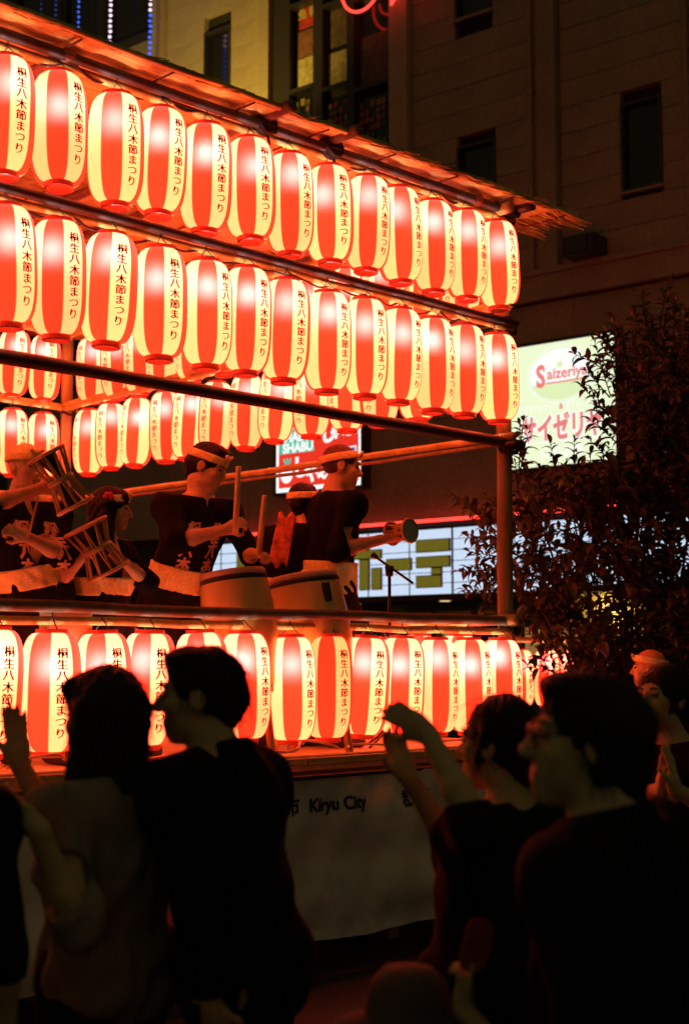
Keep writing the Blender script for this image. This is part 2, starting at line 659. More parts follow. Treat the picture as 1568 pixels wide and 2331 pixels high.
olive = mat('letter_olive', (.16, .14, .02), .5, emit=(.14, .125, .012), estr=.5, noise=(6, .3))
orange_edge = mat('letter_edge', (.14, .03, .01), .5)


def block(rects, s0, z0, w, h, parent):
    """letter strokes as raised blocks: rects in 0..1 units; each is edged"""
    mb = MB()
    me = MB()
    for a, b, c, d in rects:
        cs, cz = s0 + (a + b) / 2 * w, z0 + (c + d) / 2 * h
        mb.box(P(cs, cz, .262), ((b - a) * w - .03, .05, (d - c) * h - .03), BAX, 0, .008)
        me.box(P(cs, cz, .252), ((b - a) * w, .05, (d - c) * h), BAX, 0, .006)
    l = mb.build('letter', olive, parent)
    me.build('letter_rim', orange_edge, l)


HO = [(0, 1, .66, .86), (.365, .65, 0, .66), (.365, .65, .86, 1), (0, .29, 0, .47), (.71, 1, 0, .47)]
BAR = [(0, 1, .38, .64)]
TE = [(.0, 1, .73, 1), (0, 1, .41, .65), (.45, .76, .26, .41), (0, .76, 0, .26)]
KI = [(.05, .95, .68, .88), (0, 1, .30, .52), (.38, .64, 0, .30), (.38, .64, .52, .68), (.38, .64, .88, 1)]
DOT = [(.30, .70, .36, .66)]
NN = [(0, .36, .72, .96), (.70, 1, .26, .9), (.05, 1, 0, .26)]
DO = [(.14, .46, 0, 1), (.46, .96, .40, .66), (.58, .72, .84, 1), (.80, .94, .84, 1)]
for rects, s0, w0 in ((DO, -18.72, .70), (NN, -18.0, .66), (DOT, -17.3, .5), (KI, -16.76, .74), (HO, -15.93, .78), (BAR, -15.05, .55), (TE, -14.405, .71)):
    block(rects, s0, 2.90, w0, .83, ds)
# red neon line above it
rl = MB().tube([B(-20.2, .2, 4.055), B(-6.2, .2, 4.055)], .028)
o = rl.build('neon_tube', emat('neon_red', (2.2, .075, .05), 1.), None, None, True)
tag(o, 'long straight red neon tube above the blue-white store sign', 'neon tube')

# hot pot sign
hp, P = cabinet('hot_pot_sign', -17.66, -15.63, 4.79, 6.35, emat('sign_frame_white', (1, 1, .97), 1.1), 'red and white lit SHABU SHABU sign seen between two drummers', 'sign')
redf = emat('sign_red', (.83, .035, .018), 1.)
teal = emat('sign_teal', srgb(58, 190, 160), 1.)
polyplate([(-17.60, 4.87), (-15.69, 4.87), (-15.69, 6.28), (-17.60, 6.28)], P, redf, hp, 'field', .004)
polyplate([(-17.58, 5.51), (-16.72, 5.51), (-16.76, 5.66), (-16.80, 5.66), (-16.84, 6.0), (-17.58, 6.0)], P, teal, hp, 'ribbon', .008)
flat_text('SHABU', .24, P(-17.12, 5.53), BS, UP, -BN, wht, hp, bold=.012, lift=.014)
flat_text('SHABU', .24, P(-17.18, 5.73), BS, UP, -BN, wht, hp, bold=.012, lift=.014)
for i, (ch, s, z, sz) in enumerate((('し', -17.05, 5.08, .42), ('ゃ', -16.76, 4.98, .36), ('ぶ', -16.42, 5.0, .44), ('し', -16.4, 5.66, .34), ('ゃ', -16.2, 5.72, .28), ('ぶ', -15.88, 5.74, .36))):
    flat_text(ch, sz, P(s, z), BS, UP, -BN, wht, hp, bold=.02, lift=.016)
polyplate(ell(-17.40, 5.12, .15, .165, 24), P, wht, hp, 'radish', .010)
for a in (-.5, 0, .5):
    c = (-17.38 + math.sin(a) * .13, 5.34 + .03 * math.cos(a))
    polyplate([(c[0] + .025 * math.cos(t) * math.cos(a) + .07 * math.sin(t) * math.sin(a), c[1] - .025 * math.cos(t) * math.sin(a) + .07 * math.sin(t) * math.cos(a)) for t in np.linspace(0, 2 * PI, 12, endpoint=False)], P, teal, hp, 'radish_leaf', .011)
polyplate([(-15.97, 4.98), (-15.72, 5.02), (-15.74, 5.52), (-15.93, 5.50)], P, wht, hp, 'blue_panel_edge', .010)
polyplate([(-15.94, 5.02), (-15.75, 5.05), (-15.765, 5.49), (-15.91, 5.47)], P, emat('sign_blue', srgb(60, 70, 170), 1.), hp, 'blue_panel', .014)

# neon outline sign at the top
nr = empty('neon_sign', B(-15.6, .3, 14), 0, 'red neon tube loops of a sign cut off by the top edge', 'neon sign')
r0 = nr.location.copy()
mb = MB()
pts = []
mb.tube([B(-15.52 + .46 * math.cos(a), .35, 14.05 + .50 * math.sin(a)) - r0 for a in np.linspace(PI * .9, PI * 2.1, 22)], .026)
mb.tube([B(-15.50 + .33 * math.cos(a), .35, 14.10 + .25 * math.sin(a)) - r0 for a in np.linspace(PI * .95, PI * 2.05, 18)], .026)
mb.build('loop', MATS['neon_red'], nr, None, True)
mb = MB()
mb.tube([B(-14.86, .35, 15.0) - r0, B(-14.82, .35, 13.46) - r0, B(-14.3, .35, 14.0) - r0, B(-13.9, .35, 15.0) - r0], .026)
mb.build('stroke', MATS['neon_red'], nr, None, True)
mb = MB()
for s in (-15.9, -15.2, -14.86):
    mb.box(B(s, .18, 14.6) - r0, (.03, .36, .03), BAX)
mb.build('bracket', framem, nr)

# hanging light strings upper left
for i, (s, zb, c1, c2) in enumerate(((-23.92, 15.3, 0, 0), (-23.43, 14.9, 0, 0), (-22.67, 14.4, 0, 0), (-21.66, 13.9, 1, 1), (-20.45, 13.2, 1, 0))):
    mb = MB()
    z = zb
    while z < 18:
        m = 1 if (c1 if z > 14.75 else c2) else 0
        p = B(s + random.uniform(-.01, .01), 1.0, z)
        rr = (.017, .019, .026, .036, .036)[i]
        mb.lathe([(.001, -rr), (rr * .8, -rr * .55), (rr, 0), (rr * .8, rr * .55), (.001, rr)], 6, p, None, m)
        z += .115
    mb.tube([B(s, 1.0, zb), B(s, 1.0, 18.05)], .006, 5, 2)
    o = mb.build('light_string', [emat('led_blue', (.09, .20, 1.3), 1. if i > 1 else .45) if i > 1 else emat('led_dim_blue', (.06, .12, .7), .6), emat('led_white', (1.3, .95, 1.2), 1.2), framem])
    wd = ['dim blue string nearest the left edge', 'blue string second from the left edge', 'blue string third from the left edge', 'white string of larger bulbs', 'string of white bulbs above and blue bulbs below'][i]
    tag(o, wd + ', hung over the roof at upper left', 'string lights', 'light strings hung over the roof')
mb = MB().tube([B(-27, 1.0, 18.05), B(-20, 1.0, 18.05)], .02)
o = mb.build('cable', framem)
tag(o, 'support cable high up that carries the light strings', 'cable')

# ------------------------------------------------------------------ the stage
bamboo = mat('bamboo', (.42, .38, .09), .5, noise=(14, .45, (1, 1, 1)), bump=(30, .3))
darkpole = mat('dark_pole', (.05, .035, .025), .45, noise=(20, .4))
postm = mat('wooden_post', (.24, .21, .07), .6, noise=(12, .4, (1, 1, .2)), bump=(30, .4, (1, 1, .1)))
boardm = mat('floor_board', (.44, .37, .13), .6, noise=(9, .35), bump=(30, .3))
ropem = mat('black_lashing', (.02, .015, .012), .8, bump=(200, .5))
ZF = 1.12
st = empty('festival_stage', S(0, 0, 0), 0, 'wooden festival stage with reed roof, railed and hung with lanterns', 'stage')
s0_ = S(0, 0, 0)


def SP(u, v, z):
    return S(u, v, z) - s0_


def pole(name, a, b, r, m, wob=.006, seg=10, parent=st, n=9):
    a, b = Vector(a), Vector(b)
    pts, rs = [], []
    for i in range(n):
        t = i / (n - 1)
        p = a.lerp(b, t)
        if 0 < i < n - 1:
            p = p + Vector((random.uniform(-wob, wob), random.uniform(-wob, wob), random.uniform(-wob, wob)))
        pts.append(p)
        rs.append(r * (1 + random.uniform(-.06, .06)))
    return MB().tube(pts, rs, seg).build(name, m, parent, None, True)


# posts
for u, v in ((-.13, .095), (0, 5.07), (4.75, .1), (4.75, 5.07)):
    pole('post', SP(u, v, 0), SP(u, v, 4.66), .052, postm, .004)
for v in (1.7, 3.4):
    pole('post', SP(-.17, v, 0), SP(-.17, v, 1.12), .05, postm, .004)
# rails of the front
mat('beam_wood', (.16, .10, .05), .5, noise=(12, .5))
pole('roof_beam', SP(-.18, -.01, 4.622), SP(5.0, -.01, 4.622), .027, mat('shaded_pole', (.018, .014, .012), .55, noise=(12, .5)), .004, n=16)  # near-black colour stands in for shade on the beam's upper half
pole('roof_beam', SP(-.18, .035, 4.585), SP(5.0, .035, 4.585), .024, bamboo, .006, n=16)  # thin pole added below to stand in for the beam's lit underside
pole('rail', SP(-.16, 0, 3.872), SP(5.0, 0, 3.872), .026, MATS['shaded_pole'], .004, n=16)  # same dark colour, shade painted onto the rail's upper half
pole('rail', SP(-.16, .03, 3.835), SP(5.0, .03, 3.835), .020, bamboo, .006, n=16)  # thin pole added to suggest the rail's lit lower half
pole('rail', SP(-.20, 0, 3.056), SP(5.0, 0, 3.056), .036, darkpole, .003, n=16)
pole('hand_rail', SP(-.12, -.02, 1.888), SP(5.0, -.02, 1.888), .032, mat('rail_wood', (.11, .105, .05), .6, noise=(8, .5)), .006, n=16)
pole('rail', SP(-.10, .03, 1.825), SP(5.0, .03, 1.825), .022, bamboo, .006, n=16)
# rails of the right-hand end and of the back
for z, r, m in ((4.62, .04, bamboo), (3.97, .032, bamboo), (3.09, .024, bamboo), (3.045, .013, postm), (1.90, .036, bamboo)):
    pole('rail', SP(0, -.1, z), SP(0, 5.15, z + random.uniform(-.02, .02)), r, m, .006, n=14)
for z, r in ((4.62, .04), (3.93, .032), (3.09, .03), (1.9, .036)):
    pole('rail', SP(-.1, 5.05, z), SP(5.0, 5.05, z), r, bamboo, .006, n=14)
for z in (3.97, 3.93):
    pole('rail', SP(.05, 2.2, z + .02), SP(.05, 5.1, z - .02), .022, bamboo, .01)
for z in (4.63, 3.9, 3.07, 1.9):
    pole('rail', SP(4.75, 0, z), SP(4.75, 5.1, z), .035, bamboo, .006)
# lashings at the joints
for u, v, z in ((-.13, .06, 4.62), (-.13, .06, 3.86), (-.13, .06, 3.06), (-.13, .06, 1.87), (0, 5.06, 3.93), (0, 5.06, 3.1), (1.56, 0, 4.64), (2.08, 0, 4.64)):
    mb = MB()
    for k in range(4):
        a = [SP(u, v, z) + (D1 * math.cos(t) + UP * math.sin(t)) * (.062 + .01 * random.random()) + D2 * (.02 * (k - 1.5) + .02 * math.sin(t)) for t in np.linspace(0, 2 * PI, 13)]
        mb.tube(a, .009, 6)
    mb.tube([SP(u, v, z), SP(u, v, z) + Vector((.03, -.02, -.13))], .008, 5)
    mb.build('lashing', ropem, st, None, True)
# floor boards
for i in range(17):
    u = -.15 + i * .3
    MB().box(SP(u + .148, 2.42, ZF - .02), (.294, 5.3, .04), SAX, 0, .004).build('floor_board', boardm, st)
MB().box(SP(2.4, -.185, ZF - .03), (5.3, .05, .085), SAX, 0, .006).build('edge_board', boardm, st)
MB().box(SP(2.4, -.17, ZF - .10), (5.3, .06, .05), SAX).build('joist', darkpole, st)
for i in range(5):
    MB().box(SP(-.05 + i * 1.15, 2.45, .55), (.09, 5.0, 1.0), SAX).build('trestle', postm, st)
# roof of reed mats
reed = bpy.data.materials.new('reed_mat')
reed.use_nodes = True
nt = reed.node_tree
b_ = nt.nodes['Principled BSDF']
tc = nt.nodes.new('ShaderNodeTexCoord')
mp = nt.nodes.new('ShaderNodeMapping')
mp.inputs['Rotation'].default_value = (0, 0, -math.atan2(D1.y, D1.x))
nt.links.new(tc.outputs['Object'], mp.inputs[0])
mp2 = nt.nodes.new('ShaderNodeMapping')
mp2.inputs['Scale'].default_value = (2.2, 60, 60)
nt.links.new(mp.outputs[0], mp2.inputs[0])
n1 = nt.nodes.new('ShaderNodeTexNoise')
n1.inputs['Scale'].default_value = 1.
n1.inputs['Detail'].default_value = 5
nt.links.new(mp2.outputs[0], n1.inputs['Vector'])
n2 = nt.nodes.new('ShaderNodeTexNoise')
n2.inputs['Scale'].default_value = 3.5
n2.inputs['Detail'].default_value = 6
nt.links.new(mp.outputs[0], n2.inputs['Vector'])
ad = nt.nodes.new('ShaderNodeMath')
ad.operation = 'MULTIPLY'
nt.links.new(n1.outputs[0], ad.inputs[0])
nt.links.new(n2.outputs[0], ad.inputs[1])
cr = nt.nodes.new('ShaderNodeValToRGB')
cr.color_ramp.elements[0].position = .12
cr.color_ramp.elements[0].color = (.20, .14, .04, 1)
cr.color_ramp.elements[1].position = .36
cr.color_ramp.elements[1].color = (.74, .68, .14, 1)
nt.links.new(ad.outputs[0], cr.inputs[0])
nt.links.new(cr.outputs[0], b_.inputs['Base Color'])
b_.inputs['Roughness'].default_value = .6
bp_ = nt.nodes.new('ShaderNodeBump')
bp_.inputs['Strength'].default_value = .7
bp_.inputs['Distance'].default_value = .012
nt.links.new(n1.outputs[0], bp_.inputs['Height'])
nt.links.new(bp_.outputs[0], b_.inputs['Normal'])
for i in range(10):
    for j in range(3):
        u0 = -.50 + i * .56
        v0 = -.165 + j * 1.85
        zz = 4.672 + .008 * ((i + j) % 2) + random.uniform(-.003, .003)
        mb = MB()
        nu, nv = 6, 8
        vs, fs = [], []
        for a in range(nu + 1):
            for b2 in range(nv + 1):
                vs.append(SP(u0 + .555 * a / nu, v0 + 1.845 * b2 / nv, zz + .012 * math.sin(a * 2.1 + i + b2 * .7) * (b2 % 2)))
        fs = [(a * (nv + 1) + b2, (a + 1) * (nv + 1) + b2, (a + 1) * (nv + 1) + b2 + 1, a * (nv + 1) + b2 + 1) for a in range(nu) for b2 in range(nv)]
        o = mb.add(vs, fs).build('reed_mat', reed, st)
        sm = o.modifiers.new('thickness', 'SOLIDIFY')
        sm.thickness = .022
for i in range(10):                       # binding seams and battens across the reeds
    u0 = -.50 + i * .56
    pole('batten', SP(u0 - .004, -.165, 4.655), SP(u0 - .004, 5.4, 4.655), .006, mat('batten_dark', (.10, .05, .025), .7), .004, 6)
for v in (1.3, 2.7, 4.1):
    pole('rafter', SP(-.45, v, 4.64), SP(5.0, v, 4.64), .035, bamboo, .006)
for u in (.25, 1.56, 2.08, 3.4, 4.6):
    pole('cross_beam', SP(u, -.23 if u in (1.56, 2.08) else -.04, 4.63 + .055 * (u in (1.56, 2.08))), SP(u, 5.3, 4.63), .034, mat('beam_wood'), .004)
# rim: bundled bamboo at the eave, ragged reed ends at the right
pole('eave_pole', SP(2.10, -.165, 4.682), SP(5.1, -.165, 4.688), .018, reed, .006, n=14)
pole('eave_pole', SP(.9, -.165, 4.678), SP(2.2, -.165, 4.682), .013, reed, .006)
mb = MB()
for i in range(420):
    v = rng.uniform(-.17, 2.6) if i < 330 else rng.uniform(2.6, 5.3)
    L = rng.uniform(.1, .38) * (1.2 if v < .3 else .8)
    a = SP(-.38, v, 4.675 + rng.uniform(-.012, .018))
    b2 = SP(-.38 - L, v + rng.uniform(-.05, .03), 4.675 + rng.uniform(-.03, .02) - .03 * L)
    mb.tube([a, b2], [.006, .003], 4)
for i in range(380):
    u = rng.uniform(-.5, 1.6) if i < 260 else rng.uniform(1.6, 4.9)
    a = SP(u, -.15, 4.675 + rng.uniform(-.015, .02))
    b2 = SP(u - rng.uniform(.05, .25), -.15 - rng.uniform(.005, .035), 4.682 + rng.uniform(-.02, .025))
    mb.tube([a, b2], [.005, .003], 4)
tag(mb.build('reed_ends', reed, st), kind='stuff')
pole('ridge_end', SP(-.18, -.14, 4.66), SP(-.12, .6, 4.645), .034, darkpole, .003)
# wiring along the floor edge and over the rails
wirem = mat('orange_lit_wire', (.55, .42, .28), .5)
blackw = mat('black_wire', (.02, .02, .02), .5)
mb = MB()
for k in range(11):
    u = .35 + k * .42
    c0 = SP(u, -.12, ZF + .02)
    mb.tube([c0 + (-D1) * (t * .42) + UP * (.05 * math.sin(t * PI) ** 2 * (1 if k % 2 else .3) + .012) + D2 * (.05 * math.sin(t * 9 + k)) for t in np.linspace(0, 1, 14)], .008, 6)
mb.build('floor_cable', wirem, st, None, True)
for z, v in ((4.60, .03), (3.83, .04)):
    mb = MB()
    mb.tube([SP(u, v + .02 * math.sin(u * 9), z - .03 * abs(math.sin(u * PI / .306)) + .012 * math.sin(u * 23)) for u in np.linspace(0, 4.9, 120)], .007, 6)
    mb.build('rail_cable', blackw, st, None, True)

# skirt banner in front of the stage
bn = empty('stage_banner', S(2.3, -.27, .6), 0, 'pale cloth banner with Kiryu City lettering hung under the stage edge', 'banner')
b0 = bn.location.copy()
mb = MB()
nu, nz = 140, 48


def bz(u, z):
    return -.36 + .030 * math.sin(u * 3.1 + z * 2) + .016 * math.sin(u * 7 - z * 9) + .022 * math.sin(z * 17 + u * 2.5 + 1.5 * math.sin(u * 2)) * (1.1 - z) + .007 * math.sin(u * 23 + z * 15) + .012 * abs(math.sin(z * 6.5 + u * .6))


vs = [S(-.1 + 4.9 * i / nu, bz(4.9 * i / nu, .19 + .84 * j / nz), .19 + .84 * j / nz + .006 * math.sin(i * .21) * (1 - j / nz)) - b0 for i in range(nu + 1) for j in range(nz + 1)]
fs = [(i * (nz + 1) + j, i * (nz + 1) + j + 1, (i + 1) * (nz + 1) + j + 1, (i + 1) * (nz + 1) + j) for i in range(nu) for j in range(nz)]
mb.add(vs, fs)
cl = mb.build('cloth', mat('banner_cloth', (.80, .70, .54), .85, noise=(3, .35), bump=(60, .2)), bn, None, True)
ink = mat('banner_ink', (.03, .025, .03), .7)
for txt, u, z, sz in (('桐生市', 2.235, .845, .10), ('Kiryu City', 1.83, .85, .095), ('群馬', 1.24, .84, .10)):
    v, f = glyphs(txt, sz, .003, 3, .02)
    mb = MB()
    mb.add([S(u - p[0], bz(u - p[0] + .1, z + p[1]) - .006, z + p[1]) - b0 for p in v], f)
    mb.build('lettering', ink, cl)
MB().tube([S(-.12, -.345, 1.03) - b0, S(4.9, -.345, 1.03) - b0], .012).build('cord', ropem, bn)

# ------------------------------------------------------------------ paper lanterns
paper = bpy.data.materials.new('lantern_paper')
paper.use_nodes = True
nt = paper.node_tree
nt.nodes.clear()
N = nt.nodes.new
out = N('ShaderNodeOutputMaterial')
tc = N('ShaderNodeTexCoord')
sx = N('ShaderNodeSeparateXYZ')
nt.links.new(tc.outputs['Object'], sx.inputs[0])


def M(op, *a):
    n = N('ShaderNodeMath')
    n.operation = op
    for i, x in enumerate(a):
        if isinstance(x, (int, float)):
            n.inputs[i].default_value = x
        else:
            nt.links.new(x, n.inputs[i])
    return n.outputs[0]


th = M('ARCTAN2', sx.outputs['Y'], sx.outputs['X'])
c4 = M('COSINE', M('MULTIPLY', th, 4))
msk = N('ShaderNodeMapRange')
msk.inputs[1].default_value = -.03
msk.inputs[2].default_value = .03
nt.links.new(c4, msk.inputs[0])
line = M('LESS_THAN', M('ABSOLUTE', M('ADD', c4, .06)), .07)
rib = M('ADD', M('MULTIPLY', M('POWER', M('ABSOLUTE', M('SINE', M('MULTIPLY', sx.outputs['Z'], PI / .0135))), .6), .10), .93)
nf_ = N('ShaderNodeTexNoise')
nf_.inputs['Scale'].default_value = 190
nf_.inputs['Detail'].default_value = 2
nt.links.new(tc.outputs['Object'], nf_.inputs['Vector'])
nz_ = N('ShaderNodeTexNoise')
nz_.inputs['Scale'].default_value = 9
nt.links.new(tc.outputs['Object'], nz_.inputs['Vector'])
oi = N('ShaderNodeObjectInfo')
var = M('ADD', M('MULTIPLY', oi.outputs['Random'], .30), .82)
fac = M('MULTIPLY', M('MULTIPLY', rib, var), M('ADD', M('ADD', M('MULTIPLY', nz_.outputs[0], .14), .80), M('MULTIPLY', nf_.outputs[0], .26)))


def mixc(f, a, b):
    n = N('ShaderNodeMix')
    n.data_type = 'RGBA'
    nt.links.new(f, n.inputs[0])
    for k, x in ((6, a), (7, b)):
        if isinstance(x, tuple):
            n.inputs[k].default_value = (*x, 1)
        else:
            nt.links.new(x, n.inputs[k])
    return n.outputs[2]


RED_E, CREAM_E = (1.8, .032, .0085), (3.1, .39, .115)
ecol = mixc(msk.outputs[0], RED_E, CREAM_E)
ecol = mixc(line, ecol, (.75, .11, .03))
em = N('ShaderNodeEmission')
nt.links.new(ecol, em.inputs[0])
nt.links.new(fac, em.inputs[1])
tcol = mixc(msk.outputs[0], (.42, .010, .005), (.42, .165, .125))
tr = N('ShaderNodeBsdfTranslucent')
nt.links.new(tcol, tr.inputs[0])
rf = N('ShaderNodeBsdfRefraction')
rf.inputs['Roughness'].default_value = 1.
rf.inputs['IOR'].default_value = 1.55
rcol = mixc(msk.outputs[0], (.042, .035, .034), (.022, .022, .020))
nt.links.new(rcol, rf.inputs[0])
a1 = N('ShaderNodeAddShader')
a2 = N('ShaderNodeAddShader')
nt.links.new(em.outputs[0], a1.inputs[0])
nt.links.new(tr.outputs[0], a1.inputs[1])
nt.links.new(a1.outputs[0], a2.inputs[0])
nt.links.new(rf.outputs[0], a2.inputs[1])
nt.links.new(a2.outputs[0], out.inputs[0])

LH, LR = .558, .142


def lr(z):
    """radius of the paper at height z below the top (0 .. -LH)"""
    t = max(-1., min(1., 1 + 2 * z / LH))
    return .074 + (LR - .074) * max(0., 1 - abs(t) ** 3.5) ** .5


prof = []
for i in range(19):
    t = -math.cos(PI * i / 18)
    z = -LH / 2 + LH / 2 * t
    prof.append((lr(z), z))
shade_me = MB().lathe(prof, 40).mesh('lantern_shade')
shade_me.materials.append(paper)
shade_me.polygons.foreach_set('use_smooth', [True] * len(shade_me.polygons))
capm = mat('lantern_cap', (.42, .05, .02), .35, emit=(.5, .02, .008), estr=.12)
cap_me = MB().lathe([(.060, -.008), (.0755, -.008), (.076, .018), (.062, .018)], 28, closed=True).mesh('lantern_cap')
cap_me.materials.append(capm)
ring_me = MB().lathe([(.062, -LH + .008), (.0755, -LH + .008), (.074, -LH - .024), (.066, -LH - .028), (.060, -LH - .028)], 28, closed=True).mesh('lantern_base')
ring_me.materials.append(capm)
wire_me = MB().tube([(-.065, 0, .015), (0, 0, .075), (.065, 0, .015)], .003, 6).tube([(0, 0, .07), (0, 0, .11)], .0035, 6).mesh('lantern_wire')
wire_me.materials.append(blackw)
bulbm = emat('bulb', (1, .80, .74), 26.)
bulbm.cycles.emission_sampling = 'NONE'
bulb_me = MB().lathe([(.001, -.185), (.030, -.175), (.042, -.145), (.038, -.115), (.018, -.08), (.001, -.075)], 16).mesh('lantern_bulb')
bulb_me.materials.append(bulbm)
bulb_me.polygons.foreach_set('use_smooth', [True] * len(bulb_me.polygons))
inkm = mat('lantern_ink', (.016, .012, .010), .8)
v, f = column('桐生八木節まつり', .0535, .053, 0, .012)
mb = MB()
for dx, dr in ((-.0019, .0022), (0, .0026), (.0019, .0030)):      # double stroke, as heavy as brushed characters
    vs = []
    for p in v:
        z = -.068 + p[1] + dx * .3
        a = (p[0] * 1.12 + dx) / LR
        r = lr(z) + dr
        vs.append((r * math.cos(a), r * math.sin(a), z))
    mb.add(vs, f)
let_me = mb.mesh('lantern_lettering')
let_me.materials.append(inkm)

ORD = ['first', 'second', 'third', 'fourth', 'fifth', 'sixth', 'seventh', 'eighth', 'ninth', 'tenth', 'eleventh', 'twelfth', 'thirteenth', 'fourteenth', 'fifteenth', 'sixteenth']


def lantern(pos, normal, label, group, jit=12, bright=1.):
    """pos = top of the paper; normal = the way the lettering faces"""
    a = math.atan2(normal[1], normal[0]) + math.radians(random.uniform(-jit, jit))
    t = empty('paper_lantern', pos, a, label, 'lantern', group)
    t.rotation_euler = (math.radians(random.gauss(0, 1.5)), math.radians(random.gauss(0, 1.5)), a)
    k = random.uniform(.98, 1.02)
    t.scale = (k, k, random.uniform(.985, 1.015))
    sh = link('lantern_shade', shade_me, t)
    l1 = link('lettering', let_me, sh)
    l2 = link('lettering', let_me, sh)
    l2.rotation_euler = (0, 0, PI)
    link('cap', cap_me, t)
    link('base_ring', ring_me, t)
    link('wire', wire_me, t)
    b = link('bulb', bulb_me, t)
    b.location = (random.uniform(-.02, .02), random.uniform(-.02, .02), random.uniform(-.03, .025))
    return t


OUT = -D2
for row, z, nm in ((0, 4.508, 'top'), (1, 3.762, 'middle'), (2, 1.768, 'bottom')):
    for i in range(16):
        u = .053 + .306 * i + random.uniform(-.018, .018) * (i > 0)
        zz = z + random.uniform(-.012, .012)
        lantern(S(u, random.uniform(-.012, .012), zz), OUT, 'red and white striped paper lantern, %s from the right corner in the %s front row' % (ORD[i], nm), 'lanterns along the stage front')
for row, z, nm in ((0, 4.50, 'top'), (1, 3.865, 'middle'), (2, 1.80, 'bottom')):
    for i in range(13):
        v = .36 + .362 * i + random.uniform(-.03, .03)
        lantern(S(0, v, z + random.uniform(-.015, .015)), D1, 'striped paper lantern, %s from the front corner in the %s row of the right end' % (ORD[i], nm), 'lanterns along the right end of the stage')
for row, z, nm in ((0, 4.54, 'top'), (1, 3.83, 'middle')):
    for i in range(8):
        u = .28 + .31 * i + random.uniform(-.02, .02)
        lantern(S(u, 5.02, z), D2, 'striped paper lantern, %s from the far corner post in the %s back row' % (ORD[i], nm), 'lanterns along the back of the stage')
for row, z, nm in ((0, 4.50, 'top'), (1, 3.80, 'middle')):
    for i in range(13):
        lantern(S(4.78, .36 + .362 * i, z), D1, 'striped paper lantern, %s from the front in the %s row of the left end' % (ORD[i], nm), 'lanterns along the left end of the stage')
# a short lantern rack farther off, behind the tree
rk = empty('lantern_rack', W(1245, 1500, 14.6) - UP * 1.6, 0, 'low rack of bamboo carrying lanterns behind the tree', 'rack')
for dx in (-.42, .42):
    MB().tube([(dx, 0, -.1), (dx, 0, 1.9)], .03).build('post', bamboo, rk, None, True)
MB().tube([(-.5, 0, 1.86), (.5, 0, 1.86)], .03).build('rail', bamboo, rk, None, True)
rk.location.z = 0
for i, dx in enumerate((-.28, 0, .27)):
    lantern(rk.location + Vector((dx, 0, 1.75)), (.5, -.8), 'far paper lantern behind the tree leaves, %s of three on the rack' % ('left one', 'middle one', 'right one')[i], 'lanterns on the far rack')

# ------------------------------------------------------------------ solid shapes grown from blended volumes
def rc(a, b, ra, rb=None, k=.02, op='+'):
    return ('rc', op, k, np.array(a, float), np.array(b, float), ra, ra if rb is None else rb)


def el(c, r, R=None, k=.02, op='+'):
    return ('el', op, k, np.array(c, float), np.array(r, float), np.eye(3) if R is None else np.array(R, float))


def pl(p, n, k=0.004):
    """cut away everything in front of this plane"""
    return ('pl', '&', k, np.array(p, float), np.array(n, float) / np.linalg.norm(n))


def cut(p, n, rad):
    """the same, only within a ball"""
    return ('cut', '&', 0, np.array(p, float), np.array(n, float) / np.linalg.norm(n), rad)


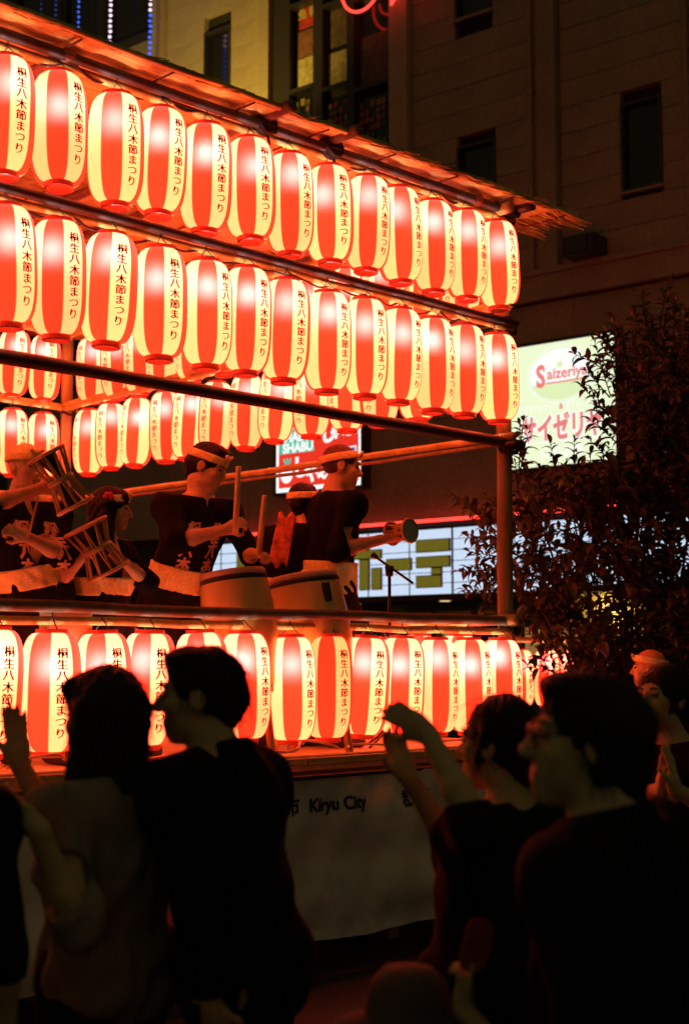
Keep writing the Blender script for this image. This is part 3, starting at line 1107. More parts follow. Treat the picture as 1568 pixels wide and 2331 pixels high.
def grow(prims, vox, name, fold=None):
    """prims -> one closed mesh (surface nets over a distance grid)"""
    lo, hi = np.full(3, 1e9), np.full(3, -1e9)
    for p in prims:
        if p[1] != '+':
            continue
        if p[0] == 'rc':
            r = max(p[5], p[6])
            lo = np.minimum(lo, np.minimum(p[3], p[4]) - r)
            hi = np.maximum(hi, np.maximum(p[3], p[4]) + r)
        else:
            r = p[4].max()
            lo = np.minimum(lo, p[3] - r)
            hi = np.maximum(hi, p[3] + r)
    lo -= .03
    hi += .03
    n = np.ceil((hi - lo) / vox).astype(int) + 1
    ax = [(lo[i] + vox * np.arange(n[i])).astype(np.float32) for i in range(3)]
    F = np.full(tuple(n), .08, np.float32)

    def region(a, b):
        sl = []
        for i in range(3):
            i0 = max(0, int((a[i] - lo[i]) / vox))
            i1 = min(n[i], int((b[i] - lo[i]) / vox) + 2)
            if i1 <= i0:
                return None, None
            sl.append(slice(i0, i1))
        return tuple(sl), np.meshgrid(*[ax[i][sl[i]] for i in range(3)], indexing='ij', sparse=True)

    def crease():
        amp, fr, sd = fold[:3]
        r2 = np.random.default_rng(sd)
        g = np.meshgrid(*ax, indexing='ij', sparse=True)
        for j in range(4):
            w = r2.normal(size=3) * fr * np.array([1, 1, fold[3] if len(fold) > 3 else .55])
            w2 = r2.normal(size=3) * fr * .6
            F[...] += (amp / 2 * np.sin(g[0] * w[0] + g[1] * w[1] + g[2] * w[2] + 1.6 * np.sin(g[0] * w2[0] + g[1] * w2[1] + g[2] * w2[2] + j))).astype(np.float32)
    creased = not fold
    for p in prims:
        kind, op, k = p[:3]
        if kind in ('pl', 'cut') and not creased:
            crease()
            creased = True
        if kind == 'rc':
            a, b, ra, rb = p[3:7]
            pad = max(ra, rb) + k + .02
            sl, g = region(np.minimum(a, b) - pad, np.maximum(a, b) + pad)
            if sl is None:
                continue
            d = b - a
            L = max(d @ d, 1e-9)
            q = [g[i] - a[i] for i in range(3)]
            h = np.clip((q[0] * d[0] + q[1] * d[1] + q[2] * d[2]) / L, 0, 1)
            D = np.sqrt((q[0] - h * d[0]) ** 2 + (q[1] - h * d[1]) ** 2 + (q[2] - h * d[2]) ** 2) - (ra + (rb - ra) * h)
        elif kind == 'el':
            c, r, R = p[3:6]
            pad = r.max() + k + .02
            sl, g = region(c - pad, c + pad)
            if sl is None:
                continue
            q = [g[i] - c[i] for i in range(3)]
            w = [R[0][j] * q[0] + R[1][j] * q[1] + R[2][j] * q[2] for j in range(3)]
            k0 = np.sqrt(sum((w[j] / r[j]) ** 2 for j in range(3)))
            k1 = np.sqrt(sum((w[j] / r[j] ** 2) ** 2 for j in range(3))) + 1e-6
            D = k0 * (k0 - 1) / k1
        elif kind == 'pl':
            g = np.meshgrid(*ax, indexing='ij', sparse=True)
            D = sum((g[i] - p[3][i]) * p[4][i] for i in range(3))
            np.maximum(F, D, out=F)
            continue
        elif kind == 'cut':
            c, nn, rad = p[3:6]
            sl, g = region(c - rad, c + rad)
            if sl is None:
                continue
            D = sum((g[i] - c[i]) * nn[i] for i in range(3))
            ins = sum((g[i] - c[i]) ** 2 for i in range(3)) < rad * rad
            F[sl] = np.where(ins, np.maximum(F[sl], D), F[sl])
            continue
        D = D.astype(np.float32)
        A = F[sl]
        if op == '+':
            h = np.maximum(k - np.abs(A - D), 0) / max(k, 1e-6)
            F[sl] = np.minimum(A, D) - h * h * k / 4
        elif op == '-':
            D = -D
            h = np.maximum(k - np.abs(A - D), 0) / max(k, 1e-6)
            F[sl] = np.maximum(A, D) + h * h * k / 4
        elif op == '&':
            G = np.full_like(F, .08)
            G[sl] = D
            np.maximum(F, G, out=F)
    if not creased:
        crease()
    I = F < 0
    cnt = np.zeros(tuple(n - 1), np.int8)
    for i in (0, 1):
        for j in (0, 1):
            for k_ in (0, 1):
                cnt += I[i:n[0] - 1 + i, j:n[1] - 1 + j, k_:n[2] - 1 + k_]
    act = np.argwhere((cnt > 0) & (cnt < 8))
    if len(act) == 0:
        return bpy.data.meshes.new(name)
    idx = np.full(tuple(n - 1), -1, np.int32)
    idx[tuple(act.T)] = np.arange(len(act))
    P = np.zeros((len(act), 3))
    C = np.zeros(len(act))
    offs = [(i, j, k_) for i in (0, 1) for j in (0, 1) for k_ in (0, 1)]
    for a in offs:
        for d in range(3):
            if a[d] == 1:
                continue
            b = list(a)
            b[d] = 1
            fa = F[tuple((act + a).T)]
            fb = F[tuple((act + b).T)]
            m = (fa < 0) != (fb < 0)
            t = np.where(m, fa / np.where(m, fa - fb, 1), 0)
            q = np.array(a, float) + np.outer(t, np.eye(3)[d])
            P[m] += q[m]
            C[m] += 1
    P = (act + P / C[:, None]) * vox + lo
    quads = []
    for d in range(3):
        e1, e2 = (d + 1) % 3, (d + 2) % 3
        sa = [slice(None)] * 3
        sb = [slice(None)] * 3
        sa[d] = slice(0, n[d] - 1)
        sb[d] = slice(1, n[d])
        A_, B_ = I[tuple(sa)], I[tuple(sb)]
        for flip in (False, True):
            m = np.argwhere((A_ & ~B_) if not flip else (~A_ & B_))
            m = m[(m[:, e1] > 0) & (m[:, e2] > 0) & (m[:, e1] < n[e1] - 1) & (m[:, e2] < n[e2] - 1)]
            if len(m) == 0:
                continue
            u1 = np.eye(3, dtype=int)[e1]
            u2 = np.eye(3, dtype=int)[e2]
            c = [idx[tuple((m - u1 - u2).T)], idx[tuple((m - u2).T)], idx[tuple(m.T)], idx[tuple((m - u1).T)]]
            q = np.stack(c if not flip else c[::-1], 1)
            quads.append(q)
    Q = np.concatenate(quads)
    Q = Q[(Q >= 0).all(1)]
    me = bpy.data.meshes.new(name)
    me.vertices.add(len(P))
    me.vertices.foreach_set('co', P.astype(np.float32).ravel())
    me.loops.add(len(Q) * 4)
    me.loops.foreach_set('vertex_index', Q.astype(np.int32).ravel())
    me.polygons.add(len(Q))
    me.polygons.foreach_set('loop_start', np.arange(len(Q), dtype=np.int32) * 4)
    me.polygons.foreach_set('loop_total', np.full(len(Q), 4, np.int32))
    me.polygons.foreach_set('use_smooth', np.ones(len(Q), bool))
    me.update(calc_edges=True)
    return me


# ------------------------------------------------------------------ people
skin = mat('skin', (.60, .43, .19), .6, noise=(16, .22, (1, 1, 1), 160, .14), bump=(110, .35), spec=.3)
hairm = mat('dark_hair', (.008, .007, .006), .5, spec=.3, noise=(30, .3, (1, 1, .2)), bump=(120, .6, (1, 1, .08)))
stub = mat('cropped_hair', (.10, .055, .035), .8, noise=(60, .4))
black_cloth = mat('black_cotton', (.007, .008, .008), .95, spec=.15, noise=(20, .3, (1, 1, 1), 210, .35), bump=(140, .25))
dark_cloth = mat('charcoal_cloth', (.012, .013, .012), .95, spec=.15, noise=(12, .3, (1, 1, 1), 210, .35), bump=(120, .3))
grey_cloth = mat('taupe_cloth', (.27, .22, .15), .9, noise=(12, .25, (1, 1, 1), 210, .35), bump=(120, .3))
cream_cloth = mat('cream_cotton', (.80, .76, .24), .85, noise=(12, .2, (1, 1, 1), 210, .35), bump=(140, .4))
eyem = mat('eye', (.02, .015, .012), .25)
lipm = mat('lips', (.34, .12, .09), .5)
printm = mat('happi_print', (.62, .42, .20), .8)
blackshoe = mat('shoe', (.02, .02, .02), .6)


def bone2(a, t, l1, l2, pole):
    """elbow or knee between a and t; returns (joint, reachable end)"""
    d = t - a
    L = d.length
    if L > (l1 + l2) * .995:
        t = a + d * ((l1 + l2) * .995 / L)
        d = t - a
        L = d.length
    x = (l1 * l1 - l2 * l2 + L * L) / (2 * L)
    h = math.sqrt(max(l1 * l1 - x * x, 1e-6))
    n = d / L
    p = Vector(pole)
    p = (p - n * p.dot(n)).normalized()
    return a + n * x + p * h, t


def hand_prims(w, d, n, s, side, curl=.5, spread=.04, thumb=.7):
    """w wrist, d finger direction, n palm facing, side=+1 when the thumb lies towards n x d"""
    d = Vector(d).normalized()
    n = (Vector(n) - d * Vector(n).dot(d)).normalized()
    t = n.cross(d) * side
    P = []
    R = np.array([[t[i], d[i], n[i]] for i in range(3)])
    P.append(el(w + d * (.045 * s), (.038 * s, .052 * s, .015 * s), R, .012))
    P.append(rc(w - d * .01, w + d * (.03 * s), .022 * s, .024 * s, .015))
    P.append(el(w + d * (.03 * s) + t * (.022 * s) + n * (.008 * s), (.017 * s, .03 * s, .015 * s), R, .012))
    for i, (off, L, r) in enumerate(((.028, .078, .0088), (.010, .086, .0092), (-.009, .080, .0088), (-.027, .064, .0078))):
        p = w + d * ((.088 - .004 * abs(i - 1.2)) * s) + t * (off * s)
        dd = (d + t * (off / .028 * spread)).normalized()
        a = 0
        for j, fr in enumerate((.45, .30, .25)):
            a += curl * (.55, 1., .8)[j]
            v = dd * math.cos(a) + n * math.sin(a)
            q = p + v * (L * fr * s)
            P.append(rc(p, q, r * s * (1 - .08 * j), r * s * (.94 - .09 * j), .004))
            p = q
    p = w + d * (.03 * s) + t * (.03 * s) + n * (.006 * s)
    v = (d * .75 + t * .65 + n * (.25 + .5 * curl * thumb)).normalized()
    q = p + v * (.038 * s)
    P.append(rc(p, q, .0125 * s, .0105 * s, .008))
    v2 = (d * .9 + t * (.25 - .3 * curl) + n * (.3 + .6 * curl * thumb)).normalized()
    P.append(rc(q, q + v2 * (.03 * s), .0105 * s, .0085 * s, .004))
    return P


def person(label, head, facing, torso=None, group=None, s=1., ground=0., lean=(0, 0, 0), pelvis=None, tilt=0., roll=0.,
           armL=None, armR=None, wear='shirt', hair='short', wearm=None, legm=None, vox=.0075, sleeve='short', beard=0, female=False,
           nose=1., clothfold=.006, seed=1, bulk=1., collar=False, obi=None, headband=None, letters=False, stance=.11, hairmat=None, glasses=False):
    """head = centre of the head; facing/torso = unit directions; arms = (wrist, finger dir, palm dir, curl, elbow pole)"""
    head = Vector(head)
    F = Vector((facing[0], facing[1], 0)).normalized()
    T = Vector(torso or facing)
    T.z = 0
    T.normalize()
    root_xy = Vector(pelvis) if pelvis is not None else head - F * .03 * s - Vector(lean)
    root = empty('person', Vector((root_xy.x, root_xy.y, ground)), 0, label, 'person', group)
    o = root.location.copy()
    # head frame with tilt (nod down positive) and roll
    hr = F.cross(UP).normalized()
    hf = F * math.cos(tilt) - UP * math.sin(tilt)
    hu = hr.cross(hf)
    if roll:
        q = Matrix.Rotation(roll, 3, hf)
        hr, hu = q @ hr, q @ hu
    H = head - o
    Rh = np.array([[hr[i], hf[i], hu[i]] for i in range(3)])

    def h(x, y, z):
        return H + hr * (x * s) + hf * (y * s) + hu * (z * s)
    neck = h(0, -.03, -.085)
    tr = T.cross(UP).normalized()
    nb = H - UP * (.165 * s) - F * (.035 * s) - T * .015 * s       # neck base
    pv = (Vector(pelvis) - o) if pelvis is not None else Vector((0, 0, 0))
    if pelvis is None:
        pv.z = nb.z - .50 * s
    sp = (nb - pv).normalized()
    wd = (.165 if female else .185) * s * (1 + (bulk - 1) * .5)
    shL, shR = nb - tr * wd - sp * (.055 * s), nb + tr * wd - sp * (.055 * s)
    chest = nb - sp * (.17 * s)
    belly = pv + sp * (.16 * s)
    Rt = np.array([[tr[i], (sp.cross(tr) * 1)[i], sp[i]] for i in range(3)])
    fw = sp.cross(tr)
    hipL, hipR = pv - tr * (.085 * s), pv + tr * (.085 * s)
    B_, Cl, Lg = [], [], []
    # head
    B_ += [el(h(0, -.014, .030), (.074 * s, .094 * s, .088 * s), Rh, .02),
           el(h(0, .028, -.040), (.058 * s, .062 * s, .074 * s), Rh, .03),
           rc(h(0, .058, -.100), h(0, .066, -.094), .022 * s, .020 * s, .022),
           rc(h(-.034, .072, .024), h(.034, .072, .024), .013 * s, None, .016),
           rc(h(0, .084, .014), h(0, .107 * nose, -.026), .008 * s, .0125 * s, .010),
           el(h(0, .096 * nose, -.031), (.017 * s, .013 * s, .009 * s), Rh, .008),
           el(h(-.040, .056, -.022), (.022 * s, .02 * s, .022 * s), Rh, .02),
           el(h(.040, .056, -.022), (.022 * s, .02 * s, .022 * s), Rh, .02),
           rc(h(-.036, -.005, -.085), h(.036, -.005, -.085), .018 * s, None, .03),
           el(h(-.032, .098, .006), (.017 * s, .018 * s, .011 * s), Rh, .010, '-'),
           el(h(.032, .098, .006), (.017 * s, .018 * s, .011 * s), Rh, .010, '-'),
           rc(h(-.017, .083, -.062), h(.017, .083, -.062), .0075 * s, None, .006),
           rc(h(-.014, .082, -.075), h(.014, .082, -.075), .0085 * s, None, .006)]
    for sg in (-1, 1):
        B_ += [el(h(.076 * sg, -.012, -.004), (.010 * s, .022 * s, .034 * s), Rh, .008),
               el(h(.086 * sg, -.006, .002), (.006 * s, .011 * s, .018 * s), Rh, .006, '-')]
    # neck and trunk
    nr_ = (.046 if female else .052) * s * min(bulk, 1.1)
    B_ += [rc(neck, nb, nr_, nr_ * 1.08, .014), rc(nb, nb - sp * (.05 * s), nr_ * 1.15, .07 * s, .05)]
    trunk = [(rc, (shL, shR, .052 * s * bulk, None, .05)),
             (rc, (nb - sp * (.02 * s), shL, .05 * s, .05 * s, .05)), (rc, (nb - sp * (.02 * s), shR, .05 * s, .05 * s, .05))]

    def torso_prims(t):
        P = [rc(shL, shR, .052 * s * bulk + t, None, .05),
             rc(nb - sp * (.03 * s), shL, .045 * s + t, .050 * s + t, .05), rc(nb - sp * (.03 * s), shR, .045 * s + t, .050 * s + t, .05),
             el(chest + fw * .01, ((.155 if female else .168) * s * bulk + t, .105 * s * bulk + t, .17 * s + t), Rt, .06),
             el(belly + fw * .005, ((.130 if female else .145) * s * bulk + t, .098 * s * bulk + t, .16 * s + t), Rt, .06),
             el(pv, (.160 * s * bulk + t, .112 * s * bulk + t, .125 * s + t), Rt, .06)]
        if female:
            P += [el(chest + fw * .075 * s + tr * sg * .07 * s - sp * .02, (.062 * s + t, .055 * s + t, .062 * s + t), Rt, .04) for sg in (-1, 1)]
        return P
    B_ += torso_prims(0)
    # legs
    for hip, sg in ((hipL, -1), (hipR, 1)):
        ft = Vector((0, 0, .06 * s)) + tr * (sg * stance) + fw * 0
        ft.z = .065 * s
        kn, ft2 = bone2(hip, ft, .43 * s, .42 * s, T)
        toe = ft + T * (.13 * s) + Vector((0, 0, -.035 * s))
        B_ += [rc(hip, kn, .082 * s, .055 * s, .04), rc(kn, ft, .052 * s, .036 * s, .03), rc(ft - T * .03, toe, .036 * s, .03 * s, .02)]
        Lg += [rc(hip, kn, .096 * s, .075 * s, .05), rc(kn, ft + UP * .03, .072 * s, .062 * s, .03)]
        sh = grow([rc(ft - T * .035 * s - UP * .02 * s, toe, .046 * s, .042 * s, .02), pl(ft - UP * .062 * s, -UP)], .012, 'shoe')
        link('shoe', sh, root, blackshoe)
    # arms
    arms = {}
    for side, shd, spec in ((-1, shL, armL), (1, shR, armR)):
        if spec is None:
            w = shd + tr * (side * .06 * s) + T * .04 * s - UP * (.50 * s)
            dv, nv, cu, po = -UP + T * .15, -tr * side, .35, -T
        else:
            w, dv, nv, cu, po = spec
            w = Vector(w) - o
        eb, w = bone2(shd, w, .275 * s, .25 * s, po)
        arms[side] = (eb, w)
        af = .84 if female else .95
        B_ += [rc(shd, eb, .047 * s * af * bulk, .038 * s * af, .03), rc(eb, eb.lerp(w, .35), .038 * s * af, .040 * s * af, .02), rc(eb.lerp(w, .35), w, .040 * s * af, .027 * s * af, .02)]
        # the thumb points to the wearer's inner side
        nn = Vector(nv)
        B_ += hand_prims(w, dv, nn, s * (.88 if female else .95), 1 if side > 0 else -1, cu)
        if sleeve == 'short':
            e2 = shd.lerp(eb, .78)
            Cl += [rc(shd, e2, .068 * s * bulk, .074 * s, .04)]
            Cl += [cut(shd.lerp(eb, .74), eb - shd, .14 * s)]
        elif sleeve == 'wide':
            e2 = shd.lerp(eb, .95)
            Cl += [rc(shd, e2, .075 * s, .098 * s, .04), cut(shd.lerp(eb, .88), eb - shd, .17 * s)]
        elif sleeve == 'long':
            Cl += [rc(shd, eb, .068 * s * bulk, .060 * s, .04), rc(eb, w, .060 * s, .046 * s, .025), cut(eb.lerp(w, .92), w - eb, .10 * s)]
        elif sleeve == 'half':
            m = eb.lerp(w, .3)
            Cl += [rc(shd, eb, .062 * s * bulk, .058 * s, .04), rc(eb, m, .058 * s, .060 * s, .03), cut(eb.lerp(w, .22), w - eb, .12 * s)]
    body = grow(B_, vox, 'body')
    bo_ = link('body', body, root, skin)
    # face details
    for sg in (-1, 1):
        e = grow([el(h(.031 * sg, .079, .007), (.0155 * s, .011 * s, .0052 * s), Rh, .002)], .0025, 'eye')
        link('eye', e, root, eyem)
        e = grow([rc(h(.016 * sg, .0865, .028), h(.034 * sg, .085, .033), .0035 * s, .004 * s, .002), rc(h(.034 * sg, .085, .033), h(.050 * sg, .070, .027), .004 * s, .002 * s, .002)], .0025, 'eyebrow')
        link('eyebrow', e, root, hairm)
    e = grow([rc(h(-.018, .0845, -.0625), h(.018, .0845, -.0625), .0062 * s, None, .004), rc(h(-.013, .084, -.074), h(.013, .084, -.074), .007 * s, None, .004)], .003, 'lips')
    link('lips', e, root, lipm)
    # hair
    hm = hairmat or hairm
    if hair:
        hp_ = [el(h(0, -.020, .036), (.083 * s, .104 * s, .096 * s), Rh, .02)]
        if hair == 'short':
            hp_ += [el(h(0, .045, .098), (.062 * s, .045 * s, .028 * s), Rh, .03), rc(h(0, -.085, -.01), h(0, -.075, -.055), .05 * s, .035 * s, .03),
                    el(h(0, .105, -.040), (.12 * s, .062 * s, .100 * s), Rh, .01, '-'), el(h(0, .03, -.125), (.13 * s, .085 * s, .10 * s), Rh, .01, '-')]
        elif hair == 'shag':
            hp_ += [el(h(0, .045, .098), (.062 * s, .045 * s, .028 * s), Rh, .03), rc(h(0, -.065, .02), h(0, -.075, -.080), .070 * s, .052 * s, .03),
                    rc(h(-.066, -.02, .04), h(-.066, -.03, -.05), .030 * s, .024 * s, .02), rc(h(.066, -.02, .04), h(.066, -.03, -.05), .030 * s, .024 * s, .02),
                    el(h(0, .105, -.045), (.12 * s, .060 * s, .100 * s), Rh, .01, '-'), el(h(0, .05, -.125), (.13 * s, .08 * s, .085 * s), Rh, .01, '-')]
        elif hair == 'crop':
            hp_ = [el(h(0, -.018, .033), (.0775 * s, .098 * s, .091 * s), Rh, .02), el(h(0, .110, -.030), (.12 * s, .066 * s, .110 * s), Rh, .01, '-'), el(h(0, .02, -.12), (.13 * s, .11 * s, .095 * s), Rh, .01, '-')]
        elif hair == 'bob':
            hp_ += [rc(h(-.062, -.03, .02), h(-.074, -.02, -.165), .048 * s, .046 * s, .03), rc(h(.062, -.03, .02), h(.074, -.02, -.165), .048 * s, .046 * s, .03),
                    rc(h(0, -.06, .0), h(0, -.078, -.175), .075 * s, .064 * s, .04), el(h(0, .062, .066), (.07 * s, .03 * s, .045 * s), Rh, .02),
                    el(h(0, .125, -.075), (.060 * s, .10 * s, .115 * s), Rh, .015, '-')]
        elif hair == 'bun':
            hp_ += [rc(h(0, -.07, .0), h(0, -.085, -.06), .055 * s, .045 * s, .03), el(h(0, -.125, -.045), (.045 * s, .04 * s, .045 * s), Rh, .01),
                    rc(h(-.07, -.01, .03), h(-.068, .02, -.04), .022 * s, .012 * s, .02), rc(h(.07, -.01, .03), h(.068, .02, -.04), .022 * s, .012 * s, .02),
                    el(h(0, .112, -.035), (.10 * s, .062 * s, .098 * s), Rh, .01, '-'), el(h(0, .05, -.125), (.10 * s, .06 * s, .08 * s), Rh, .01, '-')]
        hp = grow(hp_, max(vox * .8, .005), 'hair', (.0022, 150, seed, .08))
        ho = link('hair', hp, root, hm)
        if vox < .0065 and hair != 'crop':
            r3 = random.Random(seed)
            hv = hp.vertices
            sb = MB()
            for _ in range(420):
                q = hv[r3.randrange(len(hv))]
                nrm = q.normal
                dn = (-hu + hf * r3.uniform(-.5, .3) + hr * r3.uniform(-.3, .3))
                dn = (dn - nrm * dn.dot(nrm)).normalized()
                L = r3.uniform(.03, .08) * s
                li = r3.uniform(.05, .35)
                p0 = q.co - nrm * .003
                sb.tube([p0, p0 + dn * (L * .5) + nrm * (L * li * .5), p0 + dn * L + nrm * (L * li * .45)], [.0009, .0007, .0004], 3)
            tag(sb.build('hair_strands', hm, ho), kind='stuff')
    if headband:
        a = .42 if headband is True else headband
        nrm = (hu + hf * (-a)).normalized()
        c = h(0, -.018, .050)
        hb = grow([el(h(0, -.018, .033), (.092 * s, .115 * s, .104 * s), Rh, .02), pl(c + nrm * (.021 * s), nrm), pl(c - nrm * (.021 * s), -nrm)], .005, 'headband', (.002, 160, seed))
        link('headband', hb, root, cream_cloth)
        kn_ = grow([el(h(.02, .092, .072), (.018 * s, .012 * s, .014 * s), Rh, .01), rc(h(.02, .09, .072), h(.05, .095, .085), .008 * s, .011 * s, .01), rc(h(.02, .09, .072), h(-.015, .098, .09), .008 * s, .010 * s, .01)], .004, 'knot')
        link('knot', kn_, root, cream_cloth)
    if glasses:
        g_ = MB()
        for sg in (-1, 1):
            g_.tube([h(sg * (.033 + .024 * math.cos(t)), .096, .004 + .019 * math.sin(t)) for t in np.linspace(0, 2 * PI, 17)], .0022 * s, 6)
            g_.tube([h(sg * .057, .094, .010), h(sg * .078, .06, .012), h(sg * .080, -.005, .010)], .0022 * s, 6)
        g_.tube([h(-.010, .098, .008), h(0, .101, .011), h(.010, .098, .008)], .002 * s, 6)
        g_.build('glasses', mat('glasses_frame', (.02, .02, .02), .3), root, None, True)
    # clothes
    t = .020 * s
    garment = torso_prims(t)
    if wear == 'happi':
        garment += [rc(pv - tr * .06, pv - tr * .07 - sp * .13 * s, .12 * s, .135 * s, .05), rc(pv + tr * .06, pv + tr * .07 - sp * .13 * s, .12 * s, .135 * s, .05)]
    else:
        garment += [rc(pv - tr * .05, pv - tr * .055 - sp * .05 * s, .115 * s * bulk, .12 * s * bulk, .05), rc(pv + tr * .05, pv + tr * .055 - sp * .05 * s, .115 * s * bulk, .12 * s * bulk, .05)]
    cuts = [p for p in Cl if p[0] == 'cut']
    garment += [p for p in Cl if p[0] != 'cut']
    if collar:
        garment += [rc(nb - fw * .03 * s + sp * .025 * s, nb + fw * .04 * s - sp * .01 * s, .066 * s, .06 * s, .03)]
    garment += cuts
    top = nb + sp * ((.035 if collar else .012) * s)
    garment += [pl(nb + UP * ((.045 if collar else .02) * s), (UP + fw * .25)), pl(pv - sp * ((.21 if wear == 'happi' else .13) * s), -sp)]
    if wear == 'happi':   # open V at the neck
        garment += [rc(nb + fw * .10 * s + sp * .08 * s, nb + fw * .13 * s - sp * .10 * s, .050 * s, .012 * s, .01, '-')]
    cm = wearm or black_cloth
    gm = grow(garment, vox * 1.15, 'top', (clothfold, 26, seed))
    go = link('happi_coat' if wear == 'happi' else 'shirt', gm, root, cm)
    if legm is not False:
        lg = grow(Lg + [el(pv, (.165 * s, .118 * s, .12 * s), Rt, .05)], vox * 1.4, 'trousers', (clothfold, 22, seed + 3))
        link('trousers', lg, root, legm or dark_cloth)
    if obi:
        oz = pv + sp * (.09 * s)
        ob = grow(torso_prims(.034 * s)[3:] + [pl(oz + sp * (obi * s), sp), pl(oz - sp * (obi * s), -sp)], vox, 'sash', (.004, 60, seed + 7))
        link('sash', ob, root, cream_cloth)
        kb = grow([el(oz - fw * .145 * s, (.045 * s, .03 * s, .035 * s), Rt, .02), rc(oz - fw * .145 * s, oz - fw * .17 * s + tr * .06 * s - sp * .10 * s, .02 * s, .028 * s, .02), rc(oz - fw * .145 * s, oz - fw * .165 * s - tr * .05 * s - sp * .12 * s, .02 * s, .026 * s, .02)], vox, 'sash_knot')
        link('sash_knot', kb, root, cream_cloth)
    if letters:
        bvh = BVHTree.FromPolygons([v.co for v in gm.vertices], [list(p.vertices) for p in gm.polygons])
        for sg in (-1, 1):
            v, f = column('桐生八木節', .064 * s, .066 * s, .004, .012)
            mb = MB()
            for p in v:
                x = tr * (sg * .072 * s - p[0])
                q = nb - sp * (.10 * s) + sp * p[1] + x + fw * .5
                hit = bvh.ray_cast(q, -fw, 1.)
                mb.v.append(tuple((hit[0] + fw * .004) if hit[0] else q - fw * .38))
            mb.f = [tuple(k) for k in f]
            mb.mi = [0] * len(f)
            mb.build('lettering', printm, go)
    return dict(root=root, o=o, arms=arms, h=h, H=H, nb=nb + o, pv=pv + o, tr=tr, fw=fw, sp=sp, hf=hf, hu=hu, hr=hr)

# ------------------------------------------------------------------ performers on the stage
wood = mat('drum_wood', (.68, .54, .13), .4, noise=(5, .3, (1, 1, .15)), coat=.3)
hide = mat('drum_hide', (.62, .48, .30), .6, noise=(6, .15))
stickm = mat('pale_stick', (.70, .55, .20), .55, noise=(20, .2))
cordm = mat('drum_cord', (.60, .38, .12), .7)
tackm = mat('black_tack', (.02, .018, .016), .4)


def gz(p):
    return Vector(p)


A1 = person('musician in black happi with cream sash raising a rope drum before the face', W(62, 1066, 7.0), (.75, -.65, 0), (.6, -.8, 0), 'performers on the stage', s=1.0, ground=ZF, tilt=.1, pelvis=W(84, 1350, 7.12), wear='happi', sleeve='half', hair='crop', hairmat=cream_cloth, headband=.1, obi=.055, letters=True,
            armR=(W(92, 1112, 6.72), Vector((.75, -.1, .3)), Vector((.3, .8, 0)), .8, Vector((-1, -.3, -.4))),
            armL=(W(62, 1222, 6.80), Vector((-.55, -.35, .25)), Vector((-.5, .7, -.2)), 1.25, Vector((.5, -.3, -1))), seed=3)
A2 = person('young musician in profile with headband and red flower behind a rope drum', W(256, 1160, 7.32), (1, .12, 0), (.9, -.4, 0), 'performers on the stage', s=.93, ground=ZF, tilt=.05, pelvis=W(232, 1372, 7.34), wear='happi', sleeve='half', hair='bob', headband=.15, female=True, obi=.05,
            armR=(W(196, 1262, 7.02), Vector((.6, -.3, .3)), Vector((.3, .6, .3)), .8, Vector((-.6, -.5, -1))),
            armL=(W(272, 1270, 7.2), Vector((-.4, -.3, .6)), Vector((-.5, .5, 0)), .8, Vector((1, .2, -1))), seed=5)
fm = grow([el(A2['h'](-.06 + .016 * math.cos(a), -.055 + .016 * math.sin(a), .06 + .014 * math.sin(a * 2)), (.014, .014, .014), None, .004) for a in np.linspace(0, 5.3, 6)] + [el(A2['h'](.088, -.02 + .018 * math.cos(a), .058 + .018 * math.sin(a)), (.013, .014, .014), None, .004) for a in np.linspace(0, 5.3, 6)], .004, 'hair_flower')
link('hair_flower', fm, A2['root'], mat('red_flower', (.65, .03, .05), .6))
A3 = person('drummer in black lettered happi bending over a barrel drum with raised stick', W(474, 1064, 7.85), (1, -.22, 0), (.62, -.78, 0), 'performers on the stage', s=1.07, ground=ZF, tilt=.38, pelvis=W(398, 1352, 7.95), wear='happi', sleeve='half', hair='short', headband=.02, obi=.06, letters=True, stance=.2,
            armR=(W(512, 1206, 7.5), Vector((.7, -.15, .35)), Vector((.2, .8, -.4)), 1.3, Vector((-.7, -.5, -1))),
            armL=(W(566, 1262, 7.72), Vector((.7, -.3, .0)), Vector((-.2, .3, -1)), 1.3, Vector((.6, .4, -1))), seed=7)
A4 = person('smaller performer seen from behind between the drummers', W(690, 1146, 8.75), (.45, .9, 0), (.3, .95, 0), 'performers on the stage', s=.98, ground=ZF, pelvis=W(645, 1372, 8.75), wear='happi', sleeve='half', hair='short', headband=.1, obi=.05, seed=9)
A5 = person('bald drummer with headband and wide cream sash reaching forward with a hand drum', W(778, 1064, 8.6), (1, .12, 0), (.8, .55, 0), 'performers on the stage', s=1.13, ground=ZF, tilt=.12, pelvis=W(745, 1352, 8.62), wear='happi', sleeve='half', hair='crop', hairmat=stub, headband=.30, obi=.085,
            armR=(W(866, 1228, 8.42), Vector((1, .05, .12)), Vector((-.1, .6, .8)), .7, Vector((-.4, -.3, -1))),
            armL=(W(882, 1226, 8.78), Vector((1, -.1, .1)), Vector((0, -.6, .8)), .7, Vector((.2, .6, -1))), seed=11)
# patterned sleeve cloth on the smaller performer's back
mb = MB()
nn = 9
ctr = W(632, 1225, 8.5) - A4['o']
vs = [ctr + Vector((-.055 + .11 * i / nn + .06 * j / nn, .01 * math.sin(i * 1.3 + j), -.16 + .30 * j / nn + .02 * math.sin(i * 1.1 + j * .8))) for i in range(nn + 1) for j in range(nn + 1)]
mb.add(vs, [(i * (nn + 1) + j, (i + 1) * (nn + 1) + j, (i + 1) * (nn + 1) + j + 1, i * (nn + 1) + j + 1) for i in range(nn) for j in range(nn)])
o = mb.build('sleeve_cloth', mat('patterned_cloth', (.55, .16, .06), .8, noise=(26, .7)), A4['root'], None, True)
sm = o.modifiers.new('thickness', 'SOLIDIFY'); sm.thickness = .012


